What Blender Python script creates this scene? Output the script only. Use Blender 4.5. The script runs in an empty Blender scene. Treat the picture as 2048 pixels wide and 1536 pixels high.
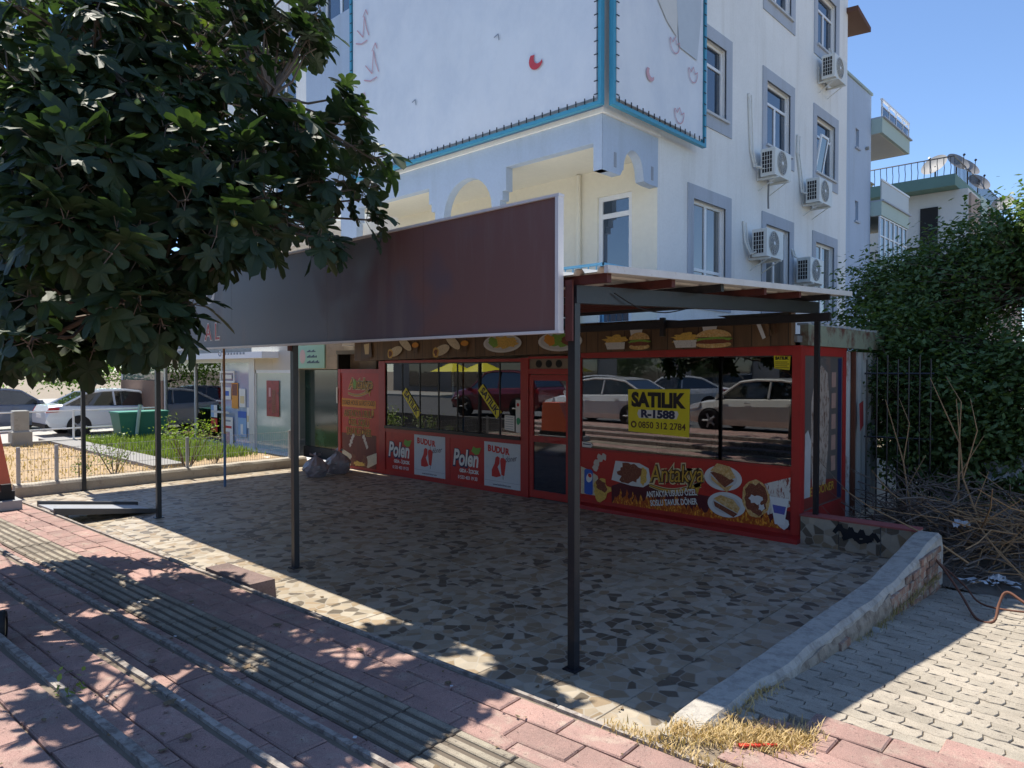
import bpy, math, random
from math import sin, cos, pi, radians as R
from mathutils import Vector, Matrix, noise
random.seed(7)
S = bpy.context.scene
COL = S.collection

# ---------------------------------------------------------------- camera
cam_d = bpy.data.cameras.new('camera')
cam_d.sensor_width = 36.0
cam_d.lens = 36.0 * 1419 / 2048
cam_d.clip_start = 0.05
cam_d.clip_end = 3000
cam = bpy.data.objects.new('camera', cam_d)
COL.objects.link(cam)
cam.location = (0, 0, 2.1)
cam.rotation_euler = (R(90 - 1.13), 0, R(43.1))
S.camera = cam
# ---------------------------------------------------------------- sky, sun, exposure
SUN = Vector((-0.455, 0.025, 0.89)).normalized()          # direction towards the sun
W = bpy.data.worlds.new('World'); S.world = W; W.use_nodes = True
wn = W.node_tree.nodes; wl = W.node_tree.links
bg = wn['Background']; sky = wn.new('ShaderNodeTexSky')
sky.sky_type = 'NISHITA'; sky.sun_disc = False
sky.sun_elevation = math.asin(SUN.z); sky.sun_rotation = math.atan2(SUN.x, SUN.y)
sky.air_density = 0.8; sky.dust_density = 0.0; sky.ozone_density = 4.5; sky.altitude = 0
wl.new(sky.outputs[0], bg.inputs[0]); bg.inputs[1].default_value = 0.135
sun_d = bpy.data.lights.new('sun', 'SUN'); sun_d.energy = 4.9; sun_d.angle = R(0.55); sun_d.color = (1, .94, .83)
sun = bpy.data.objects.new('sun', sun_d); COL.objects.link(sun)
sun.rotation_euler = SUN.to_track_quat('Z', 'Y').to_euler(); sun.location = (-20, 3, 40)
S.view_settings.view_transform = 'Standard'; S.view_settings.look = 'None'
S.view_settings.gamma = 1.0; S.view_settings.use_curve_mapping = False
S.view_settings.exposure = 0.7
S.render.engine = 'CYCLES'
S.cycles.max_bounces = 7; S.cycles.transparent_max_bounces = 12; S.cycles.caustics_reflective = False; S.cycles.caustics_refractive = False

# ---------------------------------------------------------------- small kit
def curve(pts, n=5):                               # Catmull-Rom through the points
    P = [Vector(p) for p in pts]; out = []
    for i in range(len(P)-1):
        a, b, c, d = P[max(i-1,0)], P[i], P[i+1], P[min(i+2,len(P)-1)]
        for k in range(n):
            t = k/n; out.append(.5*((2*b)+(c-a)*t+(2*a-5*b+4*c-d)*t*t+(3*b-a-3*c+d)*t**3))
    return out+[P[-1]]
class MB:
    def __init__(s): s.v = []; s.f = []
    def add(s, vs, fs):
        b = len(s.v); s.v += [tuple(p) for p in vs]; s.f += [tuple(i + b for i in f) for f in fs]; return s
    def box(s, a, b):
        (x0, y0, z0), (x1, y1, z1) = a, b
        return s.add([(x0,y0,z0),(x1,y0,z0),(x1,y1,z0),(x0,y1,z0),(x0,y0,z1),(x1,y0,z1),(x1,y1,z1),(x0,y1,z1)],
                     [(3,2,1,0),(4,5,6,7),(0,1,5,4),(1,2,6,5),(2,3,7,6),(3,0,4,7)])
    def bbox(s, a, b, c=.01):                      # box with chamfered top edges
        (x0, y0, z0), (x1, y1, z1) = a, b
        s.add([(x0,y0,z0),(x1,y0,z0),(x1,y1,z0),(x0,y1,z0),(x0,y0,z1-c),(x1,y0,z1-c),(x1,y1,z1-c),(x0,y1,z1-c),
               (x0+c,y0+c,z1),(x1-c,y0+c,z1),(x1-c,y1-c,z1),(x0+c,y1-c,z1)],
              [(3,2,1,0),(8,9,10,11),(0,1,5,4),(1,2,6,5),(2,3,7,6),(3,0,4,7),(4,5,9,8),(5,6,10,9),(6,7,11,10),(7,4,8,11)])
        return s
    def hull(s, bot, top):                         # two rings of equal count
        n = len(bot)
        return s.add(list(bot) + list(top), [tuple(range(n))[::-1], tuple(range(n, 2*n))] + [(i, (i+1) % n, (i+1) % n + n, i + n) for i in range(n)])
    def loft(s, rings, cap=True):
        n = len(rings[0]); b = len(s.v)
        for r in rings: s.v += [tuple(p) for p in r]
        for k in range(len(rings)-1):
            for i in range(n):
                s.f.append((b+k*n+i, b+k*n+(i+1) % n, b+(k+1)*n+(i+1) % n, b+(k+1)*n+i))
        if cap:
            s.f.append(tuple(range(b, b+n))[::-1]); e = b+(len(rings)-1)*n; s.f.append(tuple(range(e, e+n)))
        return s
    def tube(s, path, r, n=6, cap=True):
        path = [Vector(p) for p in path]; rings = []
        rr = r if isinstance(r, (list, tuple)) else [r]*len(path)
        for i, p in enumerate(path):
            t = (path[min(i+1, len(path)-1)] - path[max(i-1, 0)])
            if t.length < 1e-9: t = Vector((0,0,1))
            t.normalize(); a = t.cross(Vector((0,0,1)) if abs(t.z) < .9 else Vector((1,0,0))).normalized(); c = t.cross(a)
            rings.append([p + (a*cos(2*pi*k/n) + c*sin(2*pi*k/n))*rr[i] for k in range(n)])
        return s.loft(rings, cap)
    def cyl(s, a, b, r, n=16, r2=None): return s.tube([a, b], [r, r if r2 is None else r2], n)
    def poly(s, pts): return s.add(pts, [tuple(range(len(pts)))])
    def build(s, name, mat, parent=None, smooth=False, origin=None):
        me = bpy.data.meshes.new(name)
        v = s.v
        if origin is not None: v = [(p[0]-origin[0], p[1]-origin[1], p[2]-origin[2]) for p in v]
        me.from_pydata(v, [], s.f); me.update()
        if mat: me.materials.append(mat)
        if smooth: me.polygons.foreach_set('use_smooth', [True]*len(me.polygons))
        return link(name, me, parent, origin)
def link(name, me, parent=None, loc=None):
    o = bpy.data.objects.new(name, me); COL.objects.link(o)
    if loc is not None: o.location = loc
    if parent is not None: adopt(o, parent)
    return o
def wloc(o):
    v = Vector(o.location)
    while o.parent is not None:
        v = v + o.matrix_parent_inverse.translation; o = o.parent; v = v + Vector(o.location)
    return v
def adopt(o, parent):                              # keep the child where it stands
    o.parent = parent; o.matrix_parent_inverse = Matrix.Translation(-wloc(parent))
def thing(name, label, cat, loc=(0,0,0), group=None):
    o = bpy.data.objects.new(name, None); COL.objects.link(o); o.location = loc; o.empty_display_size = .1
    return tag(o, label, cat, group)
def tag(o, label, cat, group=None):
    o['label'] = label; o['category'] = cat
    if group: o['group'] = group
    return o
def structure(o, label=None): o['kind'] = 'structure'; return o
def stuff(o): o['kind'] = 'stuff'; return o
def copy_tree(o, parent=None):
    c = o.copy(); COL.objects.link(c)
    if parent is not None: c.parent = parent; c.matrix_parent_inverse = o.matrix_parent_inverse.copy()
    for ch in list(o.children): copy_tree(ch, c)
    return c
# camera maths, only to know what lies in view
_v = Vector((-sin(R(43.1)), cos(R(43.1)), 0)); _r = Vector((cos(R(43.1)), sin(R(43.1)), 0))
def proj(p):
    p = Vector(p) - Vector((0,0,2.1)); d = p.dot(_v)
    if d < .2: return (-9999, -9999, d)
    return (1024 + 1419*p.dot(_r)/d, 740 - 1419*p.z/d, d)
def seen(p, m=60):
    a = proj(p); return -m < a[0] < 2048+m and -m < a[1] < 1536+m

# ---------------------------------------------------------------- materials
def newmat(name):
    m = bpy.data.materials.new(name); m.use_nodes = True
    nt = m.node_tree; return m, nt, nt.nodes, nt.links, nt.nodes['Principled BSDF']
def node(nt, t, **kw):
    n = nt.nodes.new(t)
    for k, v in kw.items():
        if k.startswith('i_'):
            key = k[2:]; key = int(key) if key.isdigit() else key.replace('_', ' ')
            n.inputs[key].default_value = v
        else: setattr(n, k, v)
    return n
def mathn(nt, op, a, b=None, clamp=False):
    n = nt.nodes.new('ShaderNodeMath'); n.operation = op; n.use_clamp = clamp
    for i, x in enumerate((a, b)):
        if x is None: continue
        if isinstance(x, (int, float)): n.inputs[i].default_value = x
        else: nt.links.new(x, n.inputs[i])
    return n.outputs[0]
def mixc(nt, fac, a, b, blend='MIX'):
    n = nt.nodes.new('ShaderNodeMix'); n.data_type = 'RGBA'; n.blend_type = blend
    for i, x in ((0, fac), (6, a), (7, b)):
        if isinstance(x, (int, float)): n.inputs[i].default_value = x
        elif isinstance(x, tuple): n.inputs[i].default_value = (*x, 1) if len(x) == 3 else x
        else: nt.links.new(x, n.inputs[i])
    return n.outputs[2]
def ramp(nt, fac, stops, interp='LINEAR'):
    n = nt.nodes.new('ShaderNodeValToRGB'); n.color_ramp.interpolation = interp
    el = n.color_ramp.elements
    while len(el) < len(stops): el.new(.5)
    for e, (p, c) in zip(el, stops):
        e.position = p; e.color = (*c, 1) if len(c) == 3 else c
    nt.links.new(fac, n.inputs[0]); return n.outputs[0]
def pos(nt): return nt.nodes.new('ShaderNodeNewGeometry').outputs['Position']
def noisen(nt, vec, scale, detail=4, rough=.55, stretch=None):
    if stretch:
        mp = nt.nodes.new('ShaderNodeMapping'); mp.inputs['Scale'].default_value = stretch; nt.links.new(vec, mp.inputs[0]); vec = mp.outputs[0]
    n = nt.nodes.new('ShaderNodeTexNoise'); n.inputs['Scale'].default_value = scale; n.inputs['Detail'].default_value = detail; n.inputs['Roughness'].default_value = rough
    nt.links.new(vec, n.inputs['Vector']); return n.outputs[0]
def bumpn(nt, h, bsdf, strength=.3, dist=.01):
    b = nt.nodes.new('ShaderNodeBump'); b.inputs['Strength'].default_value = strength; b.inputs['Distance'].default_value = dist
    nt.links.new(h, b.inputs['Height']); nt.links.new(b.outputs[0], bsdf.inputs['Normal'])
_cache = {}
def M(name, col, rough=.6, var=.12, vs=2.5, col2=None, c2=(.55, .72), bump=0, bs=60, metal=0, spec=.4, rnd=0, stretch=None, fine=.06, coat=0):
    """plain surface: slow tone variation, fine grain, optional second colour in patches, relief"""
    if name in _cache: return _cache[name]
    m, nt, N, L, b = newmat(name)
    p = pos(nt)
    n1 = noisen(nt, p, vs, 5, .6, stretch)
    f = mathn(nt, 'MULTIPLY_ADD', n1, 2*var); nt.nodes[-1].inputs[2].default_value = 1-var
    n2 = noisen(nt, p, vs*14, 3, .6, stretch)
    g = mathn(nt, 'MULTIPLY_ADD', n2, 2*fine); nt.nodes[-1].inputs[2].default_value = 1-fine
    f = mathn(nt, 'MULTIPLY', f, g)
    if rnd:
        oi = nt.nodes.new('ShaderNodeObjectInfo')
        r_ = mathn(nt, 'MULTIPLY_ADD', oi.outputs['Random'], 2*rnd); nt.nodes[-1].inputs[2].default_value = 1-rnd
        f = mathn(nt, 'MULTIPLY', f, r_)
    base = (*col,)
    if col2:
        n3 = noisen(nt, p, vs*1.7, 8, .68, stretch)
        base = mixc(nt, ramp(nt, n3, [(c2[0], (0,0,0)), (c2[1], (1,1,1))]), col, col2)
    cc = nt.nodes.new('ShaderNodeCombineColor')
    for i in range(3): nt.links.new(f, cc.inputs[i])
    c = mixc(nt, 1.0, base, cc.outputs[0], 'MULTIPLY')
    L.new(c, b.inputs['Base Color'])
    b.inputs['Roughness'].default_value = rough; b.inputs['Metallic'].default_value = metal
    b.inputs['Specular IOR Level'].default_value = spec; b.inputs['Coat Weight'].default_value = coat
    if bump: bumpn(nt, noisen(nt, p, bs, 5, .65, stretch), b, bump)
    _cache[name] = m; return m
def glassmat(name, tint=(.35,.4,.42), base=.04, ior=1.5, gain=1.0, rough=.0):
    m, nt, N, L, b = newmat(name); N.remove(b)
    out = N['Material Output']
    tr = node(nt, 'ShaderNodeBsdfTransparent'); tr.inputs[0].default_value = (*tint, 1)
    gl = node(nt, 'ShaderNodeBsdfGlossy'); gl.inputs[0].default_value = (.95,.97,1,1); gl.inputs[1].default_value = rough
    fr = node(nt, 'ShaderNodeFresnel'); fr.inputs[0].default_value = ior
    f = mathn(nt, 'MULTIPLY_ADD', fr.outputs[0], gain, True); nt.nodes[-1].inputs[2].default_value = base
    mx = node(nt, 'ShaderNodeMixShader'); L.new(f, mx.inputs[0]); L.new(tr.outputs[0], mx.inputs[1]); L.new(gl.outputs[0], mx.inputs[2])
    L.new(mx.outputs[0], out.inputs[0]); return m
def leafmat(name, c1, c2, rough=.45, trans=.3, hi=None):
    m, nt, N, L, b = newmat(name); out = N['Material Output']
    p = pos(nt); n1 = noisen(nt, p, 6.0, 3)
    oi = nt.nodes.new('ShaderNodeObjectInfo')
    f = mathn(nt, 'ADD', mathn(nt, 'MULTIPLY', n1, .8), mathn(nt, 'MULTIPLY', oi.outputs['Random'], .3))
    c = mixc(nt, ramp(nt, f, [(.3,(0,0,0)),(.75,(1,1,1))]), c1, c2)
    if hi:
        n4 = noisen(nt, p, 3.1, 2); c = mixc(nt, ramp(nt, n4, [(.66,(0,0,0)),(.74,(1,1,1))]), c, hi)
    L.new(c, b.inputs['Base Color']); b.inputs['Roughness'].default_value = rough; b.inputs['Specular IOR Level'].default_value = .45
    t = node(nt, 'ShaderNodeBsdfTranslucent'); L.new(mixc(nt, 1.0, c, (1.5,1.7,.7), 'MULTIPLY'), t.inputs[0])
    mx = node(nt, 'ShaderNodeMixShader'); mx.inputs[0].default_value = trans
    L.new(b.outputs[0], mx.inputs[1]); L.new(t.outputs[0], mx.inputs[2]); L.new(mx.outputs[0], out.inputs[0])
    return m
def flat(name, col, rough=.45, spec=.4):
    return M('print_'+name, col, rough, .07, 6, fine=.05, spec=spec)

def stucco(name, c, streak=.5):
    m, nt, N, L, b = newmat(name); p = pos(nt)
    st = noisen(nt, p, 2.0, 7, .62, (1.6,1.6,.16)); bl = noisen(nt, p, .55, 5, .6); fn = noisen(nt, p, 28, 4, .6)
    k = tuple(x*.80*y for x,y in zip(c,(1,.975,.93)))
    cc = mixc(nt, mathn(nt,'MULTIPLY',ramp(nt, st, [(.50,(0,0,0)),(.72,(1,1,1))]),streak), (*c,), k)
    cc = mixc(nt, 1.0, cc, ramp(nt, bl, [(.3,(.93,.93,.93)),(.7,(1.03,1.03,1.03))]), 'MULTIPLY')
    cc = mixc(nt, 1.0, cc, ramp(nt, fn, [(.3,(.96,.96,.96)),(.7,(1.03,1.03,1.03))]), 'MULTIPLY')
    L.new(cc, b.inputs['Base Color']); b.inputs['Roughness'].default_value = .92; b.inputs['Specular IOR Level'].default_value = .3
    bumpn(nt, mathn(nt,'ADD',fn,mathn(nt,'MULTIPLY',noisen(nt,p,5,3),.6)), b, .3, .012); return m
m_white = stucco('white_stucco', (.84,.835,.82))
m_bluewall = stucco('pale_blue_paint', (.46,.545,.67), .4)
m_trim = stucco('blue_grey_paint', (.45,.49,.56), .6)
m_cream = M('cream_paint', (.82,.78,.66), .85, .05, .8, bump=.15, bs=30)
m_pvc = M('white_pvc', (.82,.83,.84), .35, .04, 2)
m_acwhite = M('white_enamel', (.72,.72,.68), .4, .07, 4, col2=(.6,.58,.52))
m_darkmetal = M('black_painted_steel', (.018,.018,.022), .38, .25, 6, col2=(.04,.03,.03), spec=.5)
m_purlin = M('oxide_red_steel', (.10,.025,.02), .6, .25, 5, col2=(.05,.02,.02))
m_red = M('red_painted_aluminium', (.42,.032,.027), .42, .14, 3, col2=(.28,.026,.023), fine=.05, spec=.5)
m_redprint = M('red_vinyl_print', (.50,.034,.026), .38, .18, 1.1, col2=(.32,.016,.016))
m_black = M('black_rubber', (.015,.015,.016), .7, .2, 6)
m_concrete = M('concrete', (.36,.35,.32), .9, .2, 3, bump=.4, bs=60, col2=(.24,.23,.21))
m_plaster = M('weathered_lime_plaster', (.44,.405,.355), .95, .25, 6, bump=.8, bs=45, col2=(.29,.265,.235), c2=(.47,.66), fine=.14)
m_kerbwhite = M('worn_white_kerb', (.36,.32,.285), .95, .3, 9, bump=.7, bs=70, col2=(.20,.165,.145), c2=(.46,.6), rnd=.14, fine=.2)
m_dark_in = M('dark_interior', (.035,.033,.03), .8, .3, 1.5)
# ================================================================ GROUND, STREET, TERRACE
m_ground = M('dry_ground', (.27,.22,.16), .95, .25, .8, bump=.5, bs=20, col2=(.17,.14,.10))
m_asphalt = M('asphalt', (.10,.10,.10), .9, .2, .6, bump=.4, bs=120, fine=.15)
g = MB()
g.add([(-900,-900,-.42),(900,-900,-.42),(900,900,-.42),(-900,900,-.42)], [(0,1,2,3)])
structure(g.build('ground', m_ground))
structure(MB().box((-70,-11.5,-.6),(45,-.25,.40)).build('street', m_asphalt))
structure(MB().box((-70,-15.5,-.6),(45,-11.5,.52)).build('far_pavement', m_concrete))
# left: garden soil, dry grass, path, parking place
def wavy_sheet(x0,x1,y0,y1,z,nx,ny,amp,sc=1.0,zf=None):
    mb = MB(); vs = []; fs = []
    for j in range(ny+1):
        for i in range(nx+1):
            x = x0+(x1-x0)*i/nx; y = y0+(y1-y0)*j/ny
            zz = (zf(x,y) if zf else z) + amp*noise.noise(Vector((x*sc,y*sc,3.1)))
            vs.append((x,y,zz))
    for j in range(ny):
        for i in range(nx):
            a = j*(nx+1)+i; fs.append((a,a+1,a+nx+2,a+nx+1))
    return mb.add(vs,fs)
m_soil = M('straw_coloured_soil', (.38,.27,.16), .95, .3, 1.2, bump=.6, bs=30, col2=(.25,.17,.10))
structure(wavy_sheet(-24,-14.0,1.5,8.6,.05,40,30,.05,1.4).build('garden_soil', m_soil, smooth=True))
structure(MB().box((-24,5.6,-.2),(-15.4,6.25,.125)).build('garden_path', M('grey_slab', (.27,.26,.25), .9, .1, 1.5, bump=.3)))
structure(MB().box((-60,-.25,-.4),(-24.0,40,.0)).build('parking_ground', M('pale_paving', (.42,.40,.37), .9, .15, .7, bump=.3)))
# ---- terrace: square tiles printed with broken-stone pattern
m_tile, nt, N, L, b = newmat('broken_stone_tile')
tc = node(nt, 'ShaderNodeTexCoord'); oi = node(nt, 'ShaderNodeObjectInfo')
off = node(nt, 'ShaderNodeVectorMath', operation='MULTIPLY_ADD'); L.new(tc.outputs['Object'], off.inputs[0]); off.inputs[1].default_value = (1,1,1)
cx = node(nt, 'ShaderNodeCombineXYZ')
L.new(mathn(nt,'MULTIPLY',oi.outputs['Random'],37.0), cx.inputs[0]); L.new(mathn(nt,'MULTIPLY',oi.outputs['Random'],91.0), cx.inputs[1])
L.new(cx.outputs[0], off.inputs[2])
vo = node(nt, 'ShaderNodeTexVoronoi', voronoi_dimensions='2D', feature='F1'); vo.inputs['Scale'].default_value = 9.6; vo.inputs['Randomness'].default_value = 1.0
ve = node(nt, 'ShaderNodeTexVoronoi', voronoi_dimensions='2D', feature='DISTANCE_TO_EDGE'); ve.inputs['Scale'].default_value = 9.6; ve.inputs['Randomness'].default_value = 1.0
L.new(off.outputs[0], vo.inputs['Vector']); L.new(off.outputs[0], ve.inputs['Vector'])
sp = node(nt, 'ShaderNodeSeparateColor'); L.new(vo.outputs['Color'], sp.inputs[0])
stone = ramp(nt, sp.outputs[0], [(0,(.11,.095,.075)),(.17,(.14,.12,.10)),(.175,(.25,.20,.14)),(.38,(.31,.25,.18)),(.385,(.37,.35,.31)),(.70,(.41,.375,.315)),(.705,(.31,.28,.23)),(1,(.35,.305,.24))], 'LINEAR')
p = pos(nt); n1 = noisen(nt, p, 9, 6, .65)
stone = mixc(nt, .45, stone, mixc(nt, n1, (.35,.31,.26), (1.25,1.22,1.2)), 'MULTIPLY')
dirt = noisen(nt, p, .9, 5, .6)
stone = mixc(nt, .7, stone, ramp(nt, dirt, [(.3,(.92,.82,.70)),(.65,(1.42,1.34,1.22))]), 'MULTIPLY')
edge = ramp(nt, ve.outputs['Distance'], [(.02,(1,1,1)),(.075,(0,0,0))])
c = mixc(nt, mathn(nt,'MULTIPLY',edge,.75), stone, (.36,.325,.27))
L.new(c, b.inputs['Base Color']); b.inputs['Roughness'].default_value = .5; b.inputs['Specular IOR Level'].default_value = .35
bumpn(nt, mathn(nt,'SUBTRACT',noisen(nt, p, 30, 4),mathn(nt,'MULTIPLY',edge,.6)), b, .25, .004)
TX0, TX1, TY0, TY1 = -13.85, -2.02, 3.0, 8.64
terrace = structure(MB().box((TX0-.02,2.45,-.3),(TX1,TY1,-.012)).build('terrace', M('tile_grout', (.42,.39,.34), .9, .15, 4)))
T = .493
tile_me = None
nx = 24; ny = 12
for j in range(ny):
    for i in range(nx):
        x = TX1-.004-(i+1)*T; y = TY1-.004-(j+1)*T
        if y < 2.6: continue
        if tile_me is None:
            o = MB().bbox((-T/2+.003,-T/2+.003,-.014),(T/2-.003,T/2-.003,0),.003).build('floor_tile', m_tile, terrace); tile_me = o.data
            o.location = (x+T/2, y+T/2, 0)
        else:
            o = link('floor_tile', tile_me, terrace, (x+T/2, y+T/2, random.uniform(-.0012,.0012)))
            o.rotation_euler.z = random.choice((0,pi/2,pi,-pi/2))
# ---- stepped pavement, turned a little against the kiosk
TH = math.atan(.047)
SO = Vector((-2.0,3.18,0)); SA = Vector((cos(TH),sin(TH),0)); TA = Vector((sin(TH),-cos(TH),0))
def sp_(s,t,z): return SO + SA*s + TA*t + Vector((0,0,z))
def slab(mb, s0,s1,t0,t1,z0,z1):
    return mb.hull([sp_(s0,t1,z0),sp_(s1,t1,z0),sp_(s1,t0,z0),sp_(s0,t0,z0)],[sp_(s0,t1,z1),sp_(s1,t1,z1),sp_(s1,t0,z1),sp_(s0,t0,z1)])
m_mortar = M('dusty_joint', (.20,.16,.12), .95, .25, 6)
def paver_mat(name, c0, c1, c_dust, rnd):
    m, nt, N, L, b = newmat(name); p = pos(nt); oi = node(nt,'ShaderNodeObjectInfo')
    c = mixc(nt, ramp(nt, noisen(nt,p,2.6,6,.7), [(.40,(0,0,0)),(.62,(1,1,1))]), c0, c1)
    c = mixc(nt, mathn(nt,'MULTIPLY',ramp(nt, noisen(nt,p,5.5,8,.75), [(.52,(0,0,0)),(.66,(1,1,1))]),.75), c, c_dust)
    c = mixc(nt, mathn(nt,'MULTIPLY',ramp(nt, noisen(nt,p,38,4,.7), [(.60,(0,0,0)),(.68,(1,1,1))]),.7), c, (.075,.055,.05))
    c = mixc(nt, 1.0, c, ramp(nt, noisen(nt,p,210,2,.6), [(.25,(.62,.62,.62)),(.75,(1.32,1.32,1.32))]), 'MULTIPLY')
    c = mixc(nt, 1.0, c, ramp(nt, oi.outputs['Random'], [(0,(1-rnd,1-rnd,1-rnd)),(1,(1+rnd,1+rnd*.9,1+rnd*.9))]), 'MULTIPLY')
    L.new(c, b.inputs['Base Color']); b.inputs['Roughness'].default_value = .92; b.inputs['Specular IOR Level'].default_value = .25
    bumpn(nt, mathn(nt,'ADD',noisen(nt,p,60,5,.7),mathn(nt,'MULTIPLY',noisen(nt,p,9,3,.6),.8)), b, .55, .008); return m
m_paver = paver_mat('red_concrete_paver', (.40,.25,.215), (.31,.205,.178), (.42,.34,.275), .13)
m_tact = paver_mat('tactile_paver', (.38,.335,.26), (.25,.215,.17), (.33,.28,.22), .1)
m_tactgap = M('tactile_groove_dirt', (.13,.105,.08), .95, .2, 8)
LV = [(.17,0,1.13),(.27,1.13,1.56),(.37,1.56,1.99),(.47,1.99,3.42)]
S0, S1 = -13.6, 7.0
base = MB()
for z,t0,t1 in LV: slab(base, S0,S1,t0+.001,t1,-.4,z-.02)
pavement = structure(base.build('pavement', m_mortar))
ang = TH
def chip(w,d,h,c,j=.004):
    mb = MB().bbox((-w/2,-d/2,-h),(w/2,d/2,0),c)
    mb.v = [(x+random.uniform(-j,j),y+random.uniform(-j,j),z+random.uniform(-.0015,.0015)) for x,y,z in mb.v]
    return mb
pav_me = []
for k in range(5):
    o = chip(.392,.188,.05,.007).build('paver', m_paver, pavement); pav_me.append(o.data); bpy.data.objects.remove(o)
pav_sq = []
for k in range(3):
    o = chip(.392,.10,.05,.007).build('paver', m_paver, pavement); pav_sq.append(o.data); bpy.data.objects.remove(o)
def pieces():
    out = []
    def row(t,w,z,dz,sz='n',ph=0.0):
        s = S0+.2+ph
        while s < S1-.2:
            out.append((s,t+w/2,z,sz)); s += .4
    row(.07,.2,.17,0,ph=.0); row(.27,.2,.17,0,ph=.2); row(.97,.105,.17,0,'q',.1)
    row(.47,.095,.17,0,'q',.3)
    for (z,t0,t1) in LV[1:3]:
        row(t0+.08,.2,z,0,ph=.1); row(t0+.28,.13,z,0,'h',.3)
    t = 2.07; k = 0
    while t < 3.3:
        row(t,.2,.47,0,ph=.2*(k%2)); t += .2; k += 1
    return out
rest = MB(); cnt = 0
cands = []
for (s,t,z,sz) in pieces():
    p = sp_(s,t,z); q = proj(p)
    cands.append((q[2] if seen(p,90) else 99+random.random(), s,t,z,sz))
cands.sort()
q_me = {'n':pav_me,'q':pav_sq,'h':None}
hm = []
for k in range(3):
    o = chip(.392,.12,.05,.007).build('paver', m_paver, pavement); hm.append(o.data); bpy.data.objects.remove(o)
q_me['h'] = hm
for (d,s,t,z,sz) in cands:
    if s > 2.0 and t < .6: pass
    p = sp_(s,t,z)
    if d < 99 and cnt < 300:
        o = link('paver', random.choice(q_me[sz]), pavement, p + Vector((0,0,random.uniform(-.004,.003))))
        o.rotation_euler = (random.uniform(-.006,.006), random.uniform(-.006,.006), ang+random.uniform(-.012,.012)); cnt += 1
    else:
        w = {'n':.188,'q':.1,'h':.12}[sz]; slab(rest, s-.196,s+.196,t-w/2,t+w/2,z-.05,z+random.uniform(-.003,.002))
stuff(rest.build('far_pavers', m_paver, pavement))
# tactile strip: ribbed pavers
rb = MB().bbox((-.196,-.196,-.05),(.196,.196,-.004),.004)
nbase = len(rb.f)
for k in range(5):
    y = -.158+k*.079; rb.bbox((-.190,y-.022,-.0045),(.190,y+.022,.007),.006)
o = rb.build('tactile_paver', m_tact, pavement); tme = o.data; bpy.data.objects.remove(o); tme.materials.append(m_tactgap)
for i_ in range(nbase): tme.polygons[i_].material_index = 1
s = S0+.2
while s < S1:
    p = sp_(s,.766,.17)
    o = link('tactile_paver', tme, pavement, p+Vector((0,0,random.uniform(-.003,.002)))); o.rotation_euler.z = ang+random.uniform(-.008,.008)
    s += .4
# worn pale edging along every step
def edging(t0,w,z,seg):
    s = S0+.02
    while s < S1-.1:
        l = seg*random.uniform(.75,1.15)
        mb = MB()
        n = 3; rings = []
        for k in range(n+1):
            ss = s+.004+(l-.008)*k/n; j = random.uniform(-.003,.003); jz = random.uniform(-.004,.001)
            rings.append([sp_(ss,t0-.002+j,z-.12),sp_(ss,t0-.002+j,z-.014+jz),sp_(ss,t0+.012+j,z+.001+jz),sp_(ss,t0+w-.008+random.uniform(-.004,.003),z+.001+jz),sp_(ss,t0+w,z-.12)])
        mb.loft(rings); ctr = sp_(s+l/2,t0,z)
        if seen(ctr,400): mb.build('edging_stone', m_kerbwhite, pavement, origin=tuple(ctr))
        s += l
edging(0,.05,.17,1.0); edging(1.13,.055,.27,.7); edging(1.56,.055,.37,.9); edging(1.99,.06,.47,1.1)
# concrete landing block at the terrace edge
mb = MB(); mb.hull([(-6.9,2.99,-.01),(-6.04,3.02,-.01),(-6.04,3.27,-.01),(-6.9,3.22,-.01)],[(-6.9,2.99,.172),(-6.05,3.02,.172),(-6.05,3.26,.172),(-6.9,3.21,.172)])
tag(mb.build('landing_block', paver_mat('red_brown_block', (.24,.17,.155), (.17,.125,.115), (.25,.2,.17), .05)), 'low red-brown block sticking out from pavement edge onto the terrace', 'block')
# ---- right: sloping lane of grey interlocking pavers
def zr(x,y):
    t = max(0,min(1,(y-4.0)/4.6)); return .165-.36*t - .03*max(0,x+1)
lane = MB(); 
lane = wavy_sheet(-1.84,9.0,3.3,8.7,0,30,24,0,1,lambda x,y: zr(x,y)-.025)
lane_o = structure(lane.build('side_lane', m_mortar))
m_gp = paver_mat('grey_interlocking_paver', (.40,.355,.29), (.33,.29,.235), (.43,.375,.30), .10)
GW, GH = .235, .118
def wavy_outline():
    a = GW/2-.0025; h = GH/2-.0025; w = .015
    return [(-a,-h),(-a*.5,-h+w),(0,-h),(a*.5,-h-w),(a,-h),(a+.012,0),(a,h),(a*.5,h-w),(0,h),(-a*.5,h+w),(-a,h),(-a+.012,0)]
ol = wavy_outline()
mb = MB(); inn = [(x*.98,y*.965) for x,y in ol]
mb.loft([[(x,y,-.05) for x,y in ol],[(x,y,-.004) for x,y in ol],[(x,y,0) for x,y in inn]])
o = mb.build('grey_paver', m_gp, lane_o); gme = o.data; bpy.data.objects.remove(o)
cl = []
j = 0; y = 3.55
while y < 8.6:
    x = -1.80 + (GW/2 if j%2 else 0)
    while x < 4.0:
        if y > 3.80+.42*(x+1.75) or (x > 0 and y > 4.55): cl.append((x,y))
        x += GW
    y += GH; j += 1
cl = [(proj((x,y,zr(x,y)))[2] if seen((x,y,zr(x,y)),40) else 99, x, y) for x,y in cl]; cl.sort()
rest = MB(); tilt = math.atan(.36/5.0)
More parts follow.
